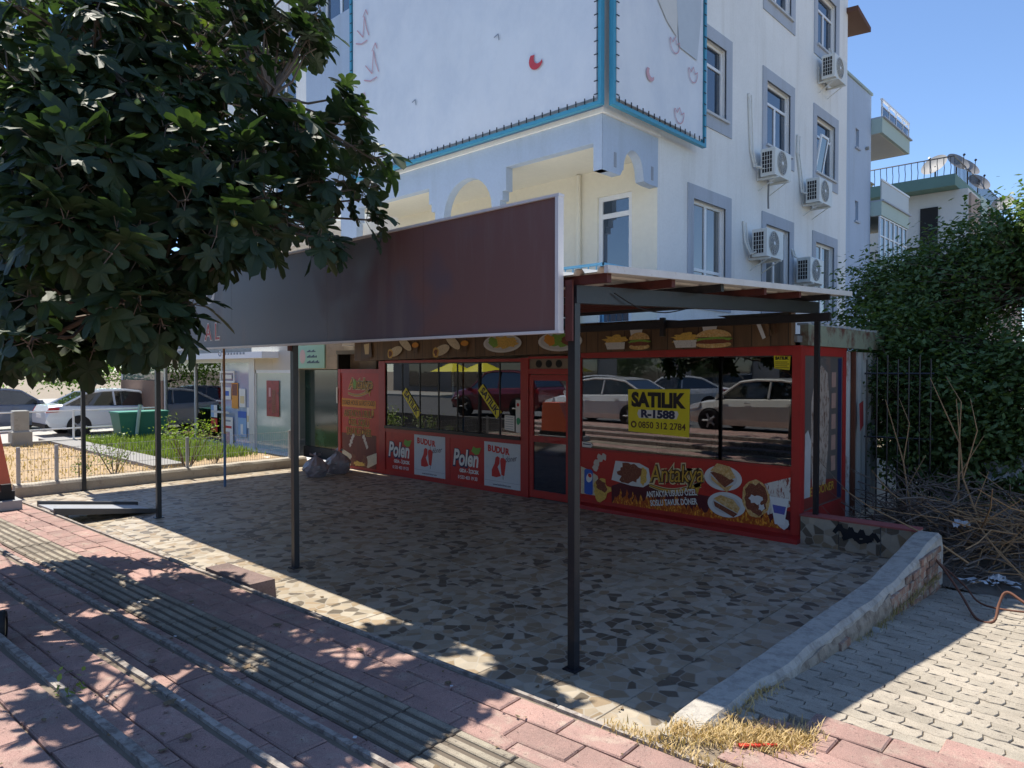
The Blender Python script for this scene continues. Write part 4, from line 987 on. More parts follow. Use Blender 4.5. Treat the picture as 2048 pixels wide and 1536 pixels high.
# ================================================================ TWO LACED BANNERS
m_ban = M('pale_blue_white_banner',(.72,.75,.80),.55,.07,.6,col2=(.61,.655,.73),c2=(.42,.72),fine=.03,bump=.5,bs=2.2,stretch=(1,1,.7))
m_blue = M('blue_painted_tube',(.06,.30,.45),.45,.15,4)
def banner(name,label,P,u0,u1,z0,z1,lift):
    e = thing(name,label,'banner',P(0.5*(u0+u1),z0,0))
    cloth = MB(); nu,nz = 26,26; vs = []; fs = []
    for j in range(nz+1):
        for i in range(nu+1):
            u = u0+.10+(u1-u0-.20)*i/nu; z = z0+.12+(z1-z0-.24)*j/nz
            vs.append(P(u,z,.012*noise.noise(Vector((u*.8,z*.8,lift)))))
    for j in range(nz):
        for i in range(nu):
            a = j*(nu+1)+i; fs.append((a,a+1,a+nu+2,a+nu+1))
    c = cloth.add(vs,fs).build('cloth',m_ban,e,smooth=True)
    for (a,b_,c_,d_) in ((u0,u1,z0,z0+.06),(u0,u1,z1-.06,z1)): pbox(MB(),P,a,b_,c_,d_,-.02,.06).build('frame_rail',m_blue,e)
    for (a,b_) in ((u0,u0+.06),(u1-.06,u1)): pbox(MB(),P,a,b_,z0+.06,z1-.06,-.02,.06).build('frame_stile',m_blue,e)
    lace = MB()
    n = int((u1-u0)/.17)
    for k in range(n+1):
        u = u0+.12+(u1-u0-.24)*k/n; pbox(lace,P,u-.006,u+.006,z0+.05,z0+.135,-.045,-.03)
    n = int((z1-z0)/.2)
    for k in range(n):
        z = z0+.15+(z1-z0-.3)*k/n
        for a,b_ in ((u0+.05,u0+.115),(u1-.115,u1-.05)): pbox(lace,P,a,b_,z-.006,z+.006,-.045,-.03)
    stuff(lace.build('lacing',m_darkmetal,e)); return e,c
PB = lambda u,z,d: (u,8.50+d,z); PBs = lambda u,z,d: (-6.06-d,u,z)
b1,c1 = banner('front_banner','huge pale banner in blue tube frame across the building front',PB,-12.52,-6.16,5.98,13.0,1.0)
b2,c2_ = banner('side_banner','narrower pale banner in blue frame on the building side wall',PBs,8.62,11.42,5.98,13.0,7.0)
p_pink = flat('pink',(.58,.33,.36)); p_crim = flat('crimson',(.55,.05,.06)); p_greyb = flat('greyblue',(.50,.54,.58)); p_beige = flat('beige',(.64,.62,.58)); p_inkg = flat('ink',(.25,.28,.33))
def bmark(P,pts,mat,par,lift=-.018): return MB().poly([P(a,z,lift) for a,z in pts]).build('print_mark',mat,par)
def crescent(P,cu,cz,r_,par,mat):
    out = [(cu+r_*cos(a),cz+r_*sin(a)) for a in [R(140)+R(190)*k/14 for k in range(15)]]; inn_ = [(cu+.28*r_+.62*r_*cos(a),cz+.20*r_+.62*r_*sin(a)) for a in [R(140)+R(190)*k/14 for k in range(15)]]
    mb = MB()
    for k in range(14): mb.poly([P(*out[k],-.018),P(*out[k+1],-.018),P(*inn_[k+1],-.018),P(*inn_[k],-.018)])
    mb.build('print_mark',mat,par)
crescent(PB,-7.42,6.98,.15,c1,p_crim); crescent(PBs,9.62,6.72,.12,c2_,p_pink)
def pstroke(P,pts,w,mat,par):
    mb = MB()
    for k,(a,b_) in enumerate(zip(pts[:-1],pts[1:])):
        a = Vector(a); b_ = Vector(b_); d = (b_-a); 
        if d.length < 1e-6: continue
        n = Vector((-d.y,d.x)).normalized()*w
        mb.poly([P(q.x,q.y,-.018-.0005*k) for q in (a-n,b_-n,b_+n,a+n)])
    mb.build('print_mark',mat,par)
for (u,z,s_) in ((-12.05,8.9,1.0),(-11.75,8.1,1.1),(-12.1,7.35,.8)):
    for pts in ([(-.2,.1),(0,-.1),(.05,.3),(.12,.05),(.2,-.12)],[(-.25,-.15),(-.05,-.22),(.15,-.2)],[(.0,.3),(.1,.42),(.16,.3)]): pstroke(PB,[(u+a*s_,z+b_*s_) for a,b_ in pts],.012,p_pink,c1)
for (u,z) in ((-8.25,7.62),(-10.4,7.1),(-9.5,9.35)): pstroke(PB,[(u-.1,z),(u,z+.03),(u+.02,z-.08)],.01,p_inkg,c1)
bmark(PB,[(-11.35,9.6),(-11.1,9.75),(-11.05,10.4),(-11.4,10.4)],p_crim,c1); bmark(PB,[(-10.2,10.05),(-10.0,9.95),(-9.85,10.1),(-9.9,10.4),(-10.2,10.4)],p_crim,c1)
for k,(u,z) in enumerate(((9.25,8.0),(10.35,7.45),(10.95,7.15),(10.5,6.35),(10.1,8.3),(10.7,8.9),(9.5,9.1))):
    pstroke(PBs,[(u+.15*cos(R(170)+R(200)*q/9),z+.18*sin(R(170)+R(200)*q/9)) for q in range(10)]+[(u+.07,z-.02),(u,z+.08),(u-.07,z-.02),(u-.148,z+.03)],.009,p_pink,c2_)
bmark(PBs,[(9.1,8.6),(9.3,8.2),(9.7,8.05),(10.1,7.7),(10.42,7.55),(10.5,9.3),(10.0,9.6),(9.1,9.5)],p_beige,c2_); bmark(PBs,[(10.35,9.4),(10.40,8.1),(10.48,7.42),(11.08,7.38),(11.22,8.2),(11.2,9.6),(10.8,9.8)],p_greyb,c2_,-.020)
# ================================================================ BUILDINGS BEHIND ON THE RIGHT
m_pgreen = M('pale_green_paint',(.44,.54,.49),.8,.08,1.2); m_dgreen = M('dark_green_paint',(.14,.24,.21),.8,.1,1.2); m_offw = M('off_white_wall',(.66,.66,.64),.9,.06,.8); m_soffit = M('soffit',(.60,.60,.54),.9,.08,1)
m_glassrail = glassmat('frosted_rail',(.75,.8,.85),.06)
n3 = thing('green_balcony_house','white house with pale green balcony slabs, white rails and glazed-in lower balcony','building',(-8,23.5,0))
MB().box((-14,22.02,0),(-7.6,25.2,9.6)).build('wall',m_offw,n3)
for (z0,z1,nm) in ((8.86,9.28,'upper'),(6.52,6.92,'lower')):
    sl = MB().box((-7.6,20.2 if False else 22.02,z0),(-6.19,24.85,z1)).build('balcony_slab',m_pgreen,n3)
    MB().box((-7.59,22.03,z0-.012),(-6.28,24.75,z0-.001)).build('soffit_panel',m_soffit,sl)
    MB().box((-7.6,22.02,z1+.001),(-6.13,24.95,z1+.04)).build('coping',m_trim,sl)
mb = MB(); 
for k in range(5): y = 22.05+.69*k; mb.box((-6.24,y,9.32),(-6.20,y+.04,9.80))
mb.box((-6.25,22.03,9.78),(-6.19,24.85,9.83)); mb.box((-6.23,22.03,9.60),(-6.20,24.85,9.625)); mb.box((-7.5,24.80,9.78),(-6.25,24.84,9.83)); mb.build('rail',m_pvc,n3)
MB().box((-6.225,22.05,9.33),(-6.215,24.8,9.60)).build('rail_panel',m_glassrail,n3)
MB().box((-6.23,22.05,6.962),(-6.20,24.85,7.50)).build('parapet_panel',M('frosted_panel',(.5,.52,.5),.4,.06),n3)
mb = MB(); mb.box((-6.24,22.03,7.501),(-6.18,24.9,7.55)); mb.build('parapet_rail',m_pvc,n3)
Pg = PX_(-6.22)
for k in range(6): window(n3,Pg,22.04+.46*k,22.49+.46*k,5.2,6.51,trans=5.95,depth=.06,glass=g_shop,fw=.035)
MB().box((-7.6,22.02,3.9),(-6.2,24.8,5.19)).build('balcony_parapet',m_pgreen,n3)
n4 = thing('rooftop_dish_house','far house with dark green roof slab, curved railing and brown stripe wall','building',(-6,32,0))
MB().box((-13,28.6,0),(-5.3,36,8.36)).build('wall',m_offw,n4)
MB().box((-10,27.9,8.37),(-5.55,36.5,8.76)).build('roof_slab',m_dgreen,n4)
MB().box((-5.30,28.7,0),(-5.22,40,8.2)).build('brown_wall',M('faded_brown_wall',(.40,.31,.26),.9,.1,1),n4); MB().box((-5.21,30.2,0),(-5.19,31.4,8.36)).build('green_stripe',m_pgreen,n4)
mb = MB()
for k in range(22): x = -9.9+.2*k; mb.tube([(x,27.95,8.77),(x+.03,27.88,9.0),(x-.01,27.97,9.2),(x,27.95,9.36)],.012,4)
for k in range(40): y = 28.0+.2*k; mb.tube([(-5.60,y,8.77),(-5.60,y,9.36)],.012,4)
mb.tube([(-10,27.95,9.37),(-5.6,27.95,9.37),(-5.6,36,9.37)],.022,5); mb.build('railing',m_darkmetal,n4)
MB().box((-6.75,28.55,6.0),(-6.2,28.62,7.85)).build('doorway',m_black,n4); MB().box((-8.5,27.9,5.5),(-5.5,28.6,5.7)).build('balcony_slab',m_dgreen,n4)
mb = MB(); mb.box((-8.5,27.92,6.35),(-5.5,27.96,6.4))
for k in range(20): mb.box((-8.5+.15*k,27.93,5.7),(-8.485+.15*k,27.95,6.35))
mb.build('balcony_rail',m_darkmetal,n4)
MB().hull([(-8.3,30.0,8.77),(-6.9,30.0,8.77),(-6.9,32,8.77),(-8.3,32,8.77)],[(-7.6,30.0,9.25),(-7.55,30.0,9.25),(-7.55,32,9.25),(-7.6,32,9.25)]).build('roof_gable',M('terracotta_roof',(.38,.24,.17),.9,.2,3),n4)
def dish(loc,r_,az,label):
    e = thing('satellite_dish',label,'satellite dish',loc,'rooftop satellite dishes')
    d = Vector((cos(az)*.8,sin(az)*.8,.55)).normalized(); a = d.cross(Vector((0,0,1))).normalized(); c = a.cross(d)
    ctr = Vector(loc)+Vector((0,0,.75)); rings = []
    for k in range(5):
        t = k/4; rings.append([ctr+d*(.22*r_*t*t)+(a*cos(2*pi*q/20)+c*sin(2*pi*q/20))*max(.01,r_*t) for q in range(20)])
    MB().loft(rings,False).build('reflector',M('grey_dish',(.24,.235,.235),.6,.12),e,smooth=True)
    MB().tube([Vector(loc),Vector(loc)+Vector((0,0,.72)),ctr],.03,6).build('mast',m_darkmetal,e)
    mb = MB(); mb.tube([ctr-c*r_*.9+d*.2*r_,ctr+d*r_*.9],.012,4); mb.tube([ctr+d*r_*.85,ctr+d*r_*1.0],.04,6); mb.build('feed_arm',m_darkmetal,e)
dish((-6.5,29.5,8.76),.46,-1.9,'big grey satellite dish standing leftmost on the far roof'); dish((-5.85,29.6,8.76),.42,-.6,'tilted satellite dish in the middle of the far roof'); dish((-5.7,30.6,8.76),.42,-.5,'satellite dish just right of the tilted middle one')
dish((-5.65,32.2,8.5),.42,-.7,'smaller satellite dish at the back of the far roof'); dish((-5.4,36,8.3),.42,-1.7,'lone satellite dish rising above the right-hand tree')
MB_ = MB(); MB_.box((-8.9,28.7,8.77),(-8.5,29.1,9.1)); MB_.box((-8.95,28.65,9.1),(-8.45,29.15,9.16)); MB_.build('chimney',M('chimney_brick',(.4,.27,.2),.9),n4)
# ================================================================ SHOP NEXT DOOR (left)
shop = thing('corner_shop','low white shop with tall glass panes, posters and tiled wall left of kiosk','shop',(-20,9.5,0))
SY = 9.0
m_tanstone = M('tan_stone_tiles',(.46,.38,.28),.85,.2,3,bump=.3,bs=25,col2=(.33,.26,.19))
MB().box((-27.6,9.5,2.50),(-13.35,16,2.94)).build('roof',m_concrete,shop)
MB().box((-25.5,SY-.45,2.40),(-16.44,SY+.02,2.56)).build('white_fascia',M('white_fascia_panel',(.85,.87,.9),.5,.05),shop)
mb = MB()
for k in range(7): mb.box((-18.45+.17*k,SY-.456,2.50),(-18.45+.17*k+.10,SY-.451,2.555))
mb.tube([(-18.72+.07*cos(a),SY-.455,2.53+.06*sin(a)) for a in [2*pi*q/14 for q in range(15)]],.012,4); mb.build('fascia_print',p_inkg,shop)
# wall above door, tiled pieces
for (a,c_) in ((-17.85,-16.75),(-16.745,-15.66)): MB().box((a,SY,2.10),(c_,SY+.1,2.72)).build('wall_tile',M('cream_wall_tile',(.58,.55,.48),.6,.1,1.5),shop)
x = -15.655
while x < -12.6:
    for z in (2.12,2.42,2.72): MB().box((x,SY,z),(x+.295,SY+.1+.004*random.random(),z+.296)).build('wall_tile',m_tanstone,shop)
    x += .3
sgn = thing('green_sign','pale green plaque with round pink emblem and dark lettering above the dark recess','sign',(-14.9,SY-.03,2.16))
MB().box((-15.45,SY-.03,2.14),(-14.30,SY-.005,2.68)).build('plate',flat('palegreen',(.32,.55,.40)),sgn)
decal('emblem',ell(-15.25,2.42,.13,.17,22),SY-.033,flat('salmon',(.62,.42,.36)),sgn)
mb = MB()
for k,(w_,h_) in enumerate(((.42,.04),(.45,.05),(.6,.05))):
    n_ = int(w_/.055)
    for q_ in range(n_): mb.box((-15.05+.055*q_,SY-.034,2.52-.13*k),(-15.05+.055*q_+.038,SY-.031,2.52-.13*k+h_+.015*((q_*7)%3-1)))
mb.build('lettering_rows',p_navy,sgn)
# glazed front
m_alu = M('silver_aluminium',(.60,.61,.62),.35,.08,3,metal=.2)
for x,w_ in ((-23.7,.10),(-21.4,.07),(-19.62,.08),(-17.98,.30),(-15.70,.08)): MB().box((x,SY-.02,-.05),(x+w_,SY+.10,2.42)).build('mullion',m_alu,shop)
for a,c_ in ((-23.6,-21.4),(-21.33,-19.62),(-19.54,-17.98)): 
    MB().box((a,SY-.01,-.05),(c_,SY+.06,.06)).build('sill',m_alu,shop); MB().box((a,SY-.01,2.30),(c_,SY+.06,2.41)).build('head',m_alu,shop)
g_clear = glassmat('shop_glass',(.72,.80,.80),.06,1.45)
MB().box((-23.6,SY+.02,.06),(-21.4,SY+.026,2.30)).build('shop_pane',g_clear,shop); MB().box((-21.33,SY+.02,.06),(-19.62,SY+.026,2.30)).build('shop_pane',g_clear,shop)
MB().box((-19.54,SY+.02,.06),(-17.98,SY+.026,2.30)).build('shop_pane',M('bluish_lit_pane',(.40,.48,.64),.08,.15,1,col2=(.56,.63,.74),spec=.8),shop)
MB().box((-17.62,SY+.02,.06),(-15.70,SY+.026,2.02)).build('glass_door',M('greenish_door_glass',(.38,.50,.48),.08,.15,1,col2=(.52,.60,.56),spec=.8),shop)
MB().box((-17.66,SY+.0,2.02),(-15.70,SY+.07,2.10)).build('door_head',m_alu,shop); MB().box((-17.66,SY+.0,-.05),(-15.70,SY+.07,.06)).build('door_sill',m_alu,shop); MB().box((-17.68,SY,-.05),(-17.62,SY+.07,2.1)).build('door_stile',m_alu,shop)
MB().box((-15.62,SY+.25,0.25),(-13.38,SY+.29,2.1)).build('dark_glass',M('dark_green_glass',(.012,.035,.035),.1,.3,1,col2=(.04,.09,.07),spec=.7),shop)
MB().box((-15.62,SY+.2,-.05),(-13.38,SY+.3,.24)).build('dark_sill',m_black,shop); MB().box((-15.62,SY-.1,-.08),(-13.38,SY+.2,-.02)).build('recess_floor',m_dark_in,shop)
MB().box((-23.6,11.5,0),(-15.6,11.6,2.5)).build('inner_wall',M('shop_inner',(.45,.42,.33),.9,.25,1),shop); MB().box((-27.6,SY,-.1),(-15.6,11.5,-.04)).build('floor',m_concrete,shop)
MB().box((-22.8,9.6,-.04),(-20.2,10.2,.75)).build('display_case',M('dark_blue_case',(.05,.06,.10),.5,.3),shop)
MB().box((-27.5,SY-.05,.62),(-23.72,SY+.02,1.75)).build('brown_board',M('brown_board',(.22,.14,.10),.8,.15,1.4),shop)
MB().box((-27.5,SY+.02,1.75),(-23.72,SY+.06,2.42)).build('upper_glass',g_shop,shop); MB().box((-27.5,SY+.0,-.05),(-23.72,SY+.05,.62)).build('dark_base',m_black,shop)
MB().box((-27.6,SY,-.05),(-27.5,15,2.5)).build('end_wall',m_offw,shop)
structure(MB().box((-21.5,8.25,-.2),(-14.0,SY-.021,.035)).build('shop_step',M('white_step',(.70,.70,.68),.7,.08)))
def poster(x0,x1,z0,z1,mat,label,extra=None,y=SY-.004):
    e = thing('poster',label,'poster',((x0+x1)/2,y,z0)); MB().box((x0,y-.006,z0),(x1,y,z1)).build('sheet',mat,e)
    if extra:
        for (a,b_,c_,d_,mt) in extra: decal('print_block',[(x0+(x1-x0)*a,z0+(z1-z0)*c_),(x0+(x1-x0)*b_,z0+(z1-z0)*c_),(x0+(x1-x0)*b_,z0+(z1-z0)*d_),(x0+(x1-x0)*a,z0+(z1-z0)*d_)],y-.009,mt,e)
    return e
pgr = flat('grey',(.3,.34,.4))
poster(-17.05,-16.42,.92,1.83,M('print_dark_red',(.28,.03,.03),.4,.4,3,col2=(.05,.01,.01)),'dark red portrait-format poster on the glass shop door',[(.45,.75,.1,.75,p_meat),(.2,.35,.55,.8,p_pink)])
poster(-19.55,-19.05,1.28,1.62,p_white,'white poster with blue print, upper on the shop pane',[(.2,.8,.3,.7,p_blue)]); poster(-19.0,-18.62,1.05,1.75,p_orange,'orange poster beside the blue-tinted shop pane',[(.1,.9,.5,.95,p_meat)])
poster(-18.55,-18.2,1.1,1.6,p_white,'plain pale poster on the blue-tinted shop pane',[(.15,.85,.2,.6,p_cream)]); poster(-18.62,-18.15,.30,.98,flat('skyblue',(.25,.42,.68)),'light blue poster with curved dark stroke',[(.0,1,.75,1,p_blue),(.3,.6,.1,.5,p_white)])
poster(-18.12,-17.99,.55,1.1,p_white,'narrow pale notice at the edge of the tinted pane',[(.2,.8,.3,.6,p_cream)])
poster(-20.3,-19.9,.75,1.10,flat('skyblue',(.25,.42,.68)),'small half blue half white poster low on clear shop pane',[(.5,1,.0,1,p_white)]); poster(-20.3,-19.9,.33,.72,p_redt,'small red poster low on clear shop pane',[(.2,.8,.3,.6,p_brown)])
poster(-19.50,-18.9,-.02,.80,p_white,'tall white poster with a portrait at bottom of shop front',[(.3,.7,.1,.5,p_pink),(.1,.9,.62,.7,p_crim),(.2,.8,.84,.9,pgr)],y=SY-.025)
MB().box((-20.0,SY-.14,.9),(-18.9,SY-.11,.96)).build('display_rail',m_alu,shop)
e = thing('notice_frame','white metal display frame hanging in the shop window above posters','frame',(-19.3,SY-.05,1.55))
mb = MB()
for z in (1.75,2.02): mb.box((-19.6,SY-.06,z),(-18.75,SY-.03,z+.05))
for x in (-19.6,-18.79): mb.box((x,SY-.06,1.80),(x+.04,SY-.03,2.02))
mb.build('frame',m_pvc,e); MB().box((-19.45,SY-.055,1.86),(-18.9,SY-.035,1.97)).build('card',p_white,e)
# ================================================================ GARDEN BED, FENCE
kerb = thing('garden_kerb','rough low concrete kerb wall between terrace and garden bed','kerb',(-13.95,5.5,0))
rings = []
for k in range(41):
    y = 2.9+(8.25-2.9)*k/40; j = .012*noise.noise(Vector((y*3,1,0)))
    rings.append([(-14.06,y,-.2),(-14.06+j,y,.21+j),(-13.90+j,y,.20+j*1.5),(-13.87+j*.5,y,.16),(-13.86,y,-.2)])
MB().loft(rings).build('kerb_body',M('weathered_concrete_kerb',(.42,.38,.32),.95,.2,3,bump=.6,bs=40,col2=(.26,.23,.19)),kerb)
fen = thing('wire_fence','low wire mesh fence with short grey posts on the garden kerb','fence',(-13.98,5.3,.2))
m_gpost = M('galvanised_post',(.45,.46,.47),.5,.1,4)
for y,h_ in ((2.97,.62),(3.52,.62),(5.72,.60),(7.9,.6)): MB().box((-14.0,y-.025,.18),(-13.95,y+.025,.2+h_)).build('post',m_gpost,fen)
mb = MB()
y = 3.0
while y < 7.9: mb.box((-13.978,y-.0022,.22),(-13.974,y+.0022,.78)); y += .05
for z in (.24,.42,.60,.77): mb.box((-13.973,2.97,z-.003),(-13.968,7.9,z+.003))
stuff(mb.build('wire_mesh',m_gpost,fen))
rl = thing('pipe_fence','white pipe railing with upright posts across the far side of the garden','fence',(-22.9,5,0))
for y in (2.6,4.4,6.2,8.0): MB().cyl((-22.9,y,-.05),(-22.9,y,.98),.03,8).build('post',m_pvc,rl)
for z in (.45,.95): MB().tube([(-22.9,1.5,z),(-22.9,8.4,z)],.022,6).build('rail',m_pvc,rl)
MB().box((-23.0,1.5,-.1),(-22.8,8.4,.14)).build('base',m_concrete,rl)
# grass, straw, bushes
def blades(name,n,fx,h0,h1,mat,label,cat,w=.012,tilt=.5):
    mb = MB()
    for _ in range(n):
        x,y,z = fx(); h = random.uniform(h0,h1); a = random.uniform(0,2*pi); l = random.uniform(0,tilt)*h; ww = w*random.uniform(.6,1.3)
        dx,dy = cos(a),sin(a)
        mb.add([(x-dy*ww,y+dx*ww,z),(x+dy*ww,y-dx*ww,z),(x+dx*l*.4+dy*ww*.7,y+dy*l*.4-dx*ww*.7,z+h*.6),(x+dx*l*.4-dy*ww*.7,y+dy*l*.4+dx*ww*.7,z+h*.6),(x+dx*l,y+dy*l,z+h)],[(0,1,2,3),(3,2,4)])
    o = mb.build(name,mat); o['label'] = label; o['category'] = cat; return stuff(o)
m_grass = leafmat('grass_blades',(.12,.19,.035),(.23,.30,.07),.6,.3); m_straw = leafmat('straw_blades',(.48,.33,.14),(.66,.51,.28),.7,.15)
blades('green_grass',5200,lambda:(random.uniform(-22.6,-16.0),random.choice((random.uniform(6.3,8.2),random.uniform(6.3,8.4),random.uniform(6.4,8.0))),.06),.10,.26,m_grass,'patch of bright green grass in the garden bed','grass',.016)
blades('dry_grass',2600,lambda:(random.uniform(-23.5,-14.15),random.uniform(2.2,6.2),.04),.03,.10,m_straw,'dry straw-coloured grass in the garden bed','grass',.012,1.4)
def wedge():
    t = random.random()
    if t < .75:
        s_ = random.random()**.8; x = -1.98+.62*s_; return (x+random.gauss(0,.03),3.30+.42*s_+random.gauss(0,.085),.165)
    if t < .9: return (random.uniform(-2.25,-1.3),sp_(random.uniform(-.2,.6),.02,0).y+random.gauss(0,.03),.165)
    y = random.uniform(3.6,4.3); return (-1.80+random.gauss(0,.03),y,zr(-1.8,y))
blades('dry_weeds',3200,wedge,.012,.05,m_straw,'clump of dry yellow weeds at the near end of the low wall','weeds',.0035,1.6)
blades('wall_foot_weeds',500,lambda:(-1.76+abs(random.gauss(0,.03)),random.uniform(4.3,8.2),zr(-1.8,6)-.02),.02,.08,leafmat('dull_weed',(.22,.17,.08),(.34,.27,.14),.8,.2),'sparse withered weeds along foot of the low wall','weeds',.004,1.2)
def bush(name,loc,h,r_,n,mat,label,cat='shrub',leaf=.05,stems=9,low=.35,group=None):
    e = thing(name,label,cat,loc,group); st = MB(); lf = MB(); X = Vector(loc)
    for k in range(stems):
        a = random.uniform(0,2*pi); q = random.uniform(.2,1)*r_; tip = X+Vector((cos(a)*q,sin(a)*q,h*random.uniform(.7,1)))
        st.tube([X+Vector((cos(a)*.04,sin(a)*.04,0)),X.lerp(tip,.5)+Vector((0,0,-.05*h)),tip],[.013*min(1,h),.010*min(1,h),.004*min(1,h)],5)
        for _ in range(n//stems):
            t = random.uniform(low,1.05); p = X.lerp(tip,t)+Vector([random.gauss(0,.13*r_+.03) for _ in range(3)])
            d = Vector([random.gauss(0,1) for _ in range(3)]).normalized(); u = d.cross(Vector((.3,.5,.8))).normalized(); l = leaf*random.uniform(.6,1.3)
            lf.add([p,p+d*l*.5+u*l*.28,p+d*l,p+d*l*.5-u*l*.28],[(0,1,2,3)])
    st.build('stems',M('bush_stem',(.15,.11,.07),.9),e); lf.build('leaves',mat,e); return e
m_bush = leafmat('bush_leaf',(.16,.25,.03),(.30,.40,.05),.5,.35); m_bush2 = leafmat('dull_bush_leaf',(.10,.17,.03),(.2,.27,.06),.5,.3)
bush('garden_shrub',(-15.0,6.15,.05),1.0,.55,900,m_bush,'bright yellow-green rounded shrub behind the fence near the blue pole',leaf=.06,low=.55,group='garden shrubs')
bush('garden_shrub',(-15.0,4.75,.05),.75,.45,520,m_bush2,'sparse green shrub behind the fence between the two black posts',leaf=.055,group='garden shrubs')
bush('garden_shrub',(-14.8,4.1,.05),.5,.3,160,m_bush2,'small thin shrub behind the fence beside the leftmost black post',leaf=.05,group='garden shrubs')
bush('garden_shrub',(-15.4,6.9,.05),.55,.4,220,m_bush2,'low twiggy shrub right behind the yellow-green one',leaf=.05,group='garden shrubs')
# blue pole, trash bags, ramp
e = thing('blue_pole','thin pole painted blue below and brown above on the terrace left side','pole',(-12.5,5.78,0))
MB().cyl((-12.5,5.78,0),(-12.5,5.78,.95),.024,8).build('lower_tube',M('blue_pole_paint',(.10,.20,.36),.5,.15),e); MB().cyl((-12.5,5.78,.95),(-12.5,5.78,2.75),.021,8).build('upper_tube',M('brown_pole_paint',(.30,.17,.10),.6,.2),e)
def bag(loc,r_,h,label,seed):
    e = thing('trash_bag',label,'trash bag',loc,'trash bags by kiosk'); rings = []; n=26
    for k in range(13):
        t = k/12; prof = r_*(math.sqrt(max(0.02,1-(1-t/.5)**2*.55)) if t < .5 else max(.05,1-((t-.5)/.5)**1.6*.93)); ring = []
        for q in range(n):
            a = 2*pi*q/n; w_ = 1+.20*noise.noise(Vector((cos(a)*2.2,sin(a)*2.2,t*4+seed)))+.10*noise.noise(Vector((cos(a)*6,sin(a)*6,t*9+seed)))
            ring.append((loc[0]+cos(a)*prof*w_,loc[1]+sin(a)*prof*w_,loc[2]+h*t*(1+.10*noise.noise(Vector((cos(a)*3,sin(a)*3,seed))))))
        rings.append(ring)
    MB().loft(rings).build('body',M('grey_mauve_plastic',(.30,.26,.28),.32,.25,6,col2=(.20,.22,.25),spec=.6),e,smooth=False)
    top = Vector(loc)+Vector((0,0,h)); mb = MB()
    for k in range(5):
        a = k*1.3; mb.add([top,top+Vector((cos(a)*.12,sin(a)*.12,.07)),top+Vector((cos(a+.5)*.13,sin(a+.5)*.13,.03))],[(0,1,2)])
    mb.build('knot',M('grey_mauve_plastic',(.3,.26,.28)),e)
bag((-12.36,7.55,0),.24,.40,'front tied grey rubbish bag lying on terrace left of kiosk',1.0); bag((-12.45,8.12,0),.25,.44,'rear tied grey rubbish bag leaning at the kiosk poster panel',4.0)
e = thing('metal_ramp','grey sheet-metal ramp leading from pavement down onto the terrace','ramp',(-11.3,3.3,0))
A = [(-11.75,2.72,.20),(-10.95,2.76,.20),(-10.95,4.05,.02),(-11.75,4.0,.02)]
MB().hull([(x,y,z-.025) for x,y,z in A],A).build('plate',M('grey_ramp_steel',(.34,.35,.37),.45,.15,3,col2=(.25,.24,.23)),e)
for x in (-11.76,-10.95): MB().hull([(x-.02,2.72,.15),(x+.02,2.72,.15),(x+.02,4.05,.0),(x-.02,4.05,.0)],[(x-.02,2.72,.245),(x+.02,2.72,.245),(x+.02,4.05,.055),(x-.02,4.05,.055)]).build('side_rim',M('dark_ramp_rim',(.08,.08,.085),.5),e)
for x in (-11.7,-11.0): MB().box((x-.02,2.86,0),(x+.02,2.90,.16)).build('leg',m_darkmetal,e)
# orange machine, small cart wheel (both cut by the left edge)
e = thing('orange_sweeper','orange and black pavement sweeping machine with grey base plate at left edge','machine',(-12.1,2.3,.17))
MB().hull([(-12.9,1.9,.42),(-11.86,1.9,.42),(-11.86,2.45,.42),(-12.9,2.45,.42)],[(-12.9,1.95,1.2),(-12.3,1.95,1.2),(-12.3,2.4,1.2),(-12.9,2.4,1.2)]).build('body',M('orange_shell',(.62,.13,.06),.4,.08,2),e)
MB().box((-12.95,1.9,.30),(-11.78,2.46,.42)).build('bumper',m_black,e); MB().box((-11.84,2.30,.42),(-11.76,2.42,.52)).build('lamp',m_black,e); MB().box((-12.95,1.85,.173),(-11.66,2.52,.30)).build('base_plate',M('grey_base',(.35,.35,.35),.6,.1),e)
MB().cyl((-12.7,1.88,.29),(-12.7,1.80,.29),.12,16).build('wheel',m_black,e)
e = thing('hand_cart','small hand cart wheel with tan hub on the stepped pavement at left edge','cart',(-5.35,1.06,.37))
def wheel(par,c,axis,r_,w_,tm,rm,hub=.62,name='tyre'):
    c = Vector(c); ax = Vector(axis).normalized(); a = ax.cross(Vector((0,0,1))).normalized(); up = a.cross(ax); rings = []
    for (k,rad) in ((-.5,hub),(-.5,.93),(-.32,1.0),(.32,1.0),(.5,.93),(.5,hub)): rings.append([c+ax*w_*k+(a*cos(2*pi*q/24)+up*sin(2*pi*q/24))*r_*rad for q in range(24)])
    t = MB().loft(rings,False).build(name,tm,par,smooth=False)
    MB().loft([[c+ax*w_*k+(a*cos(2*pi*q/24)+up*sin(2*pi*q/24))*r_*rad for q in range(24)] for k,rad in ((-.42,.15),(-.36,hub*.9),(-.40,hub),(.40,hub),(.36,hub*.9),(.42,.15))]).build('rim',rm,t)
    return t
wheel(e,(-5.42,1.04,.47),(.3,.95,0),.105,.07,m_black,M('tan_hub',(.34,.25,.15),.6),.6)
MB().tube([(-5.42,1.04,.47),(-5.6,.85,.55),(-6.0,.6,1.2)],.018,6).build('handle',m_darkmetal,e); MB().tube([(-5.42,1.04,.47),(-5.52,.72,.47)],.015,6).build('axle',m_darkmetal,e)
wheel(e,(-5.52,.72,.47),(.3,.95,0),.105,.07,m_black,M('tan_hub',(.34,.25,.15),.6),.6)
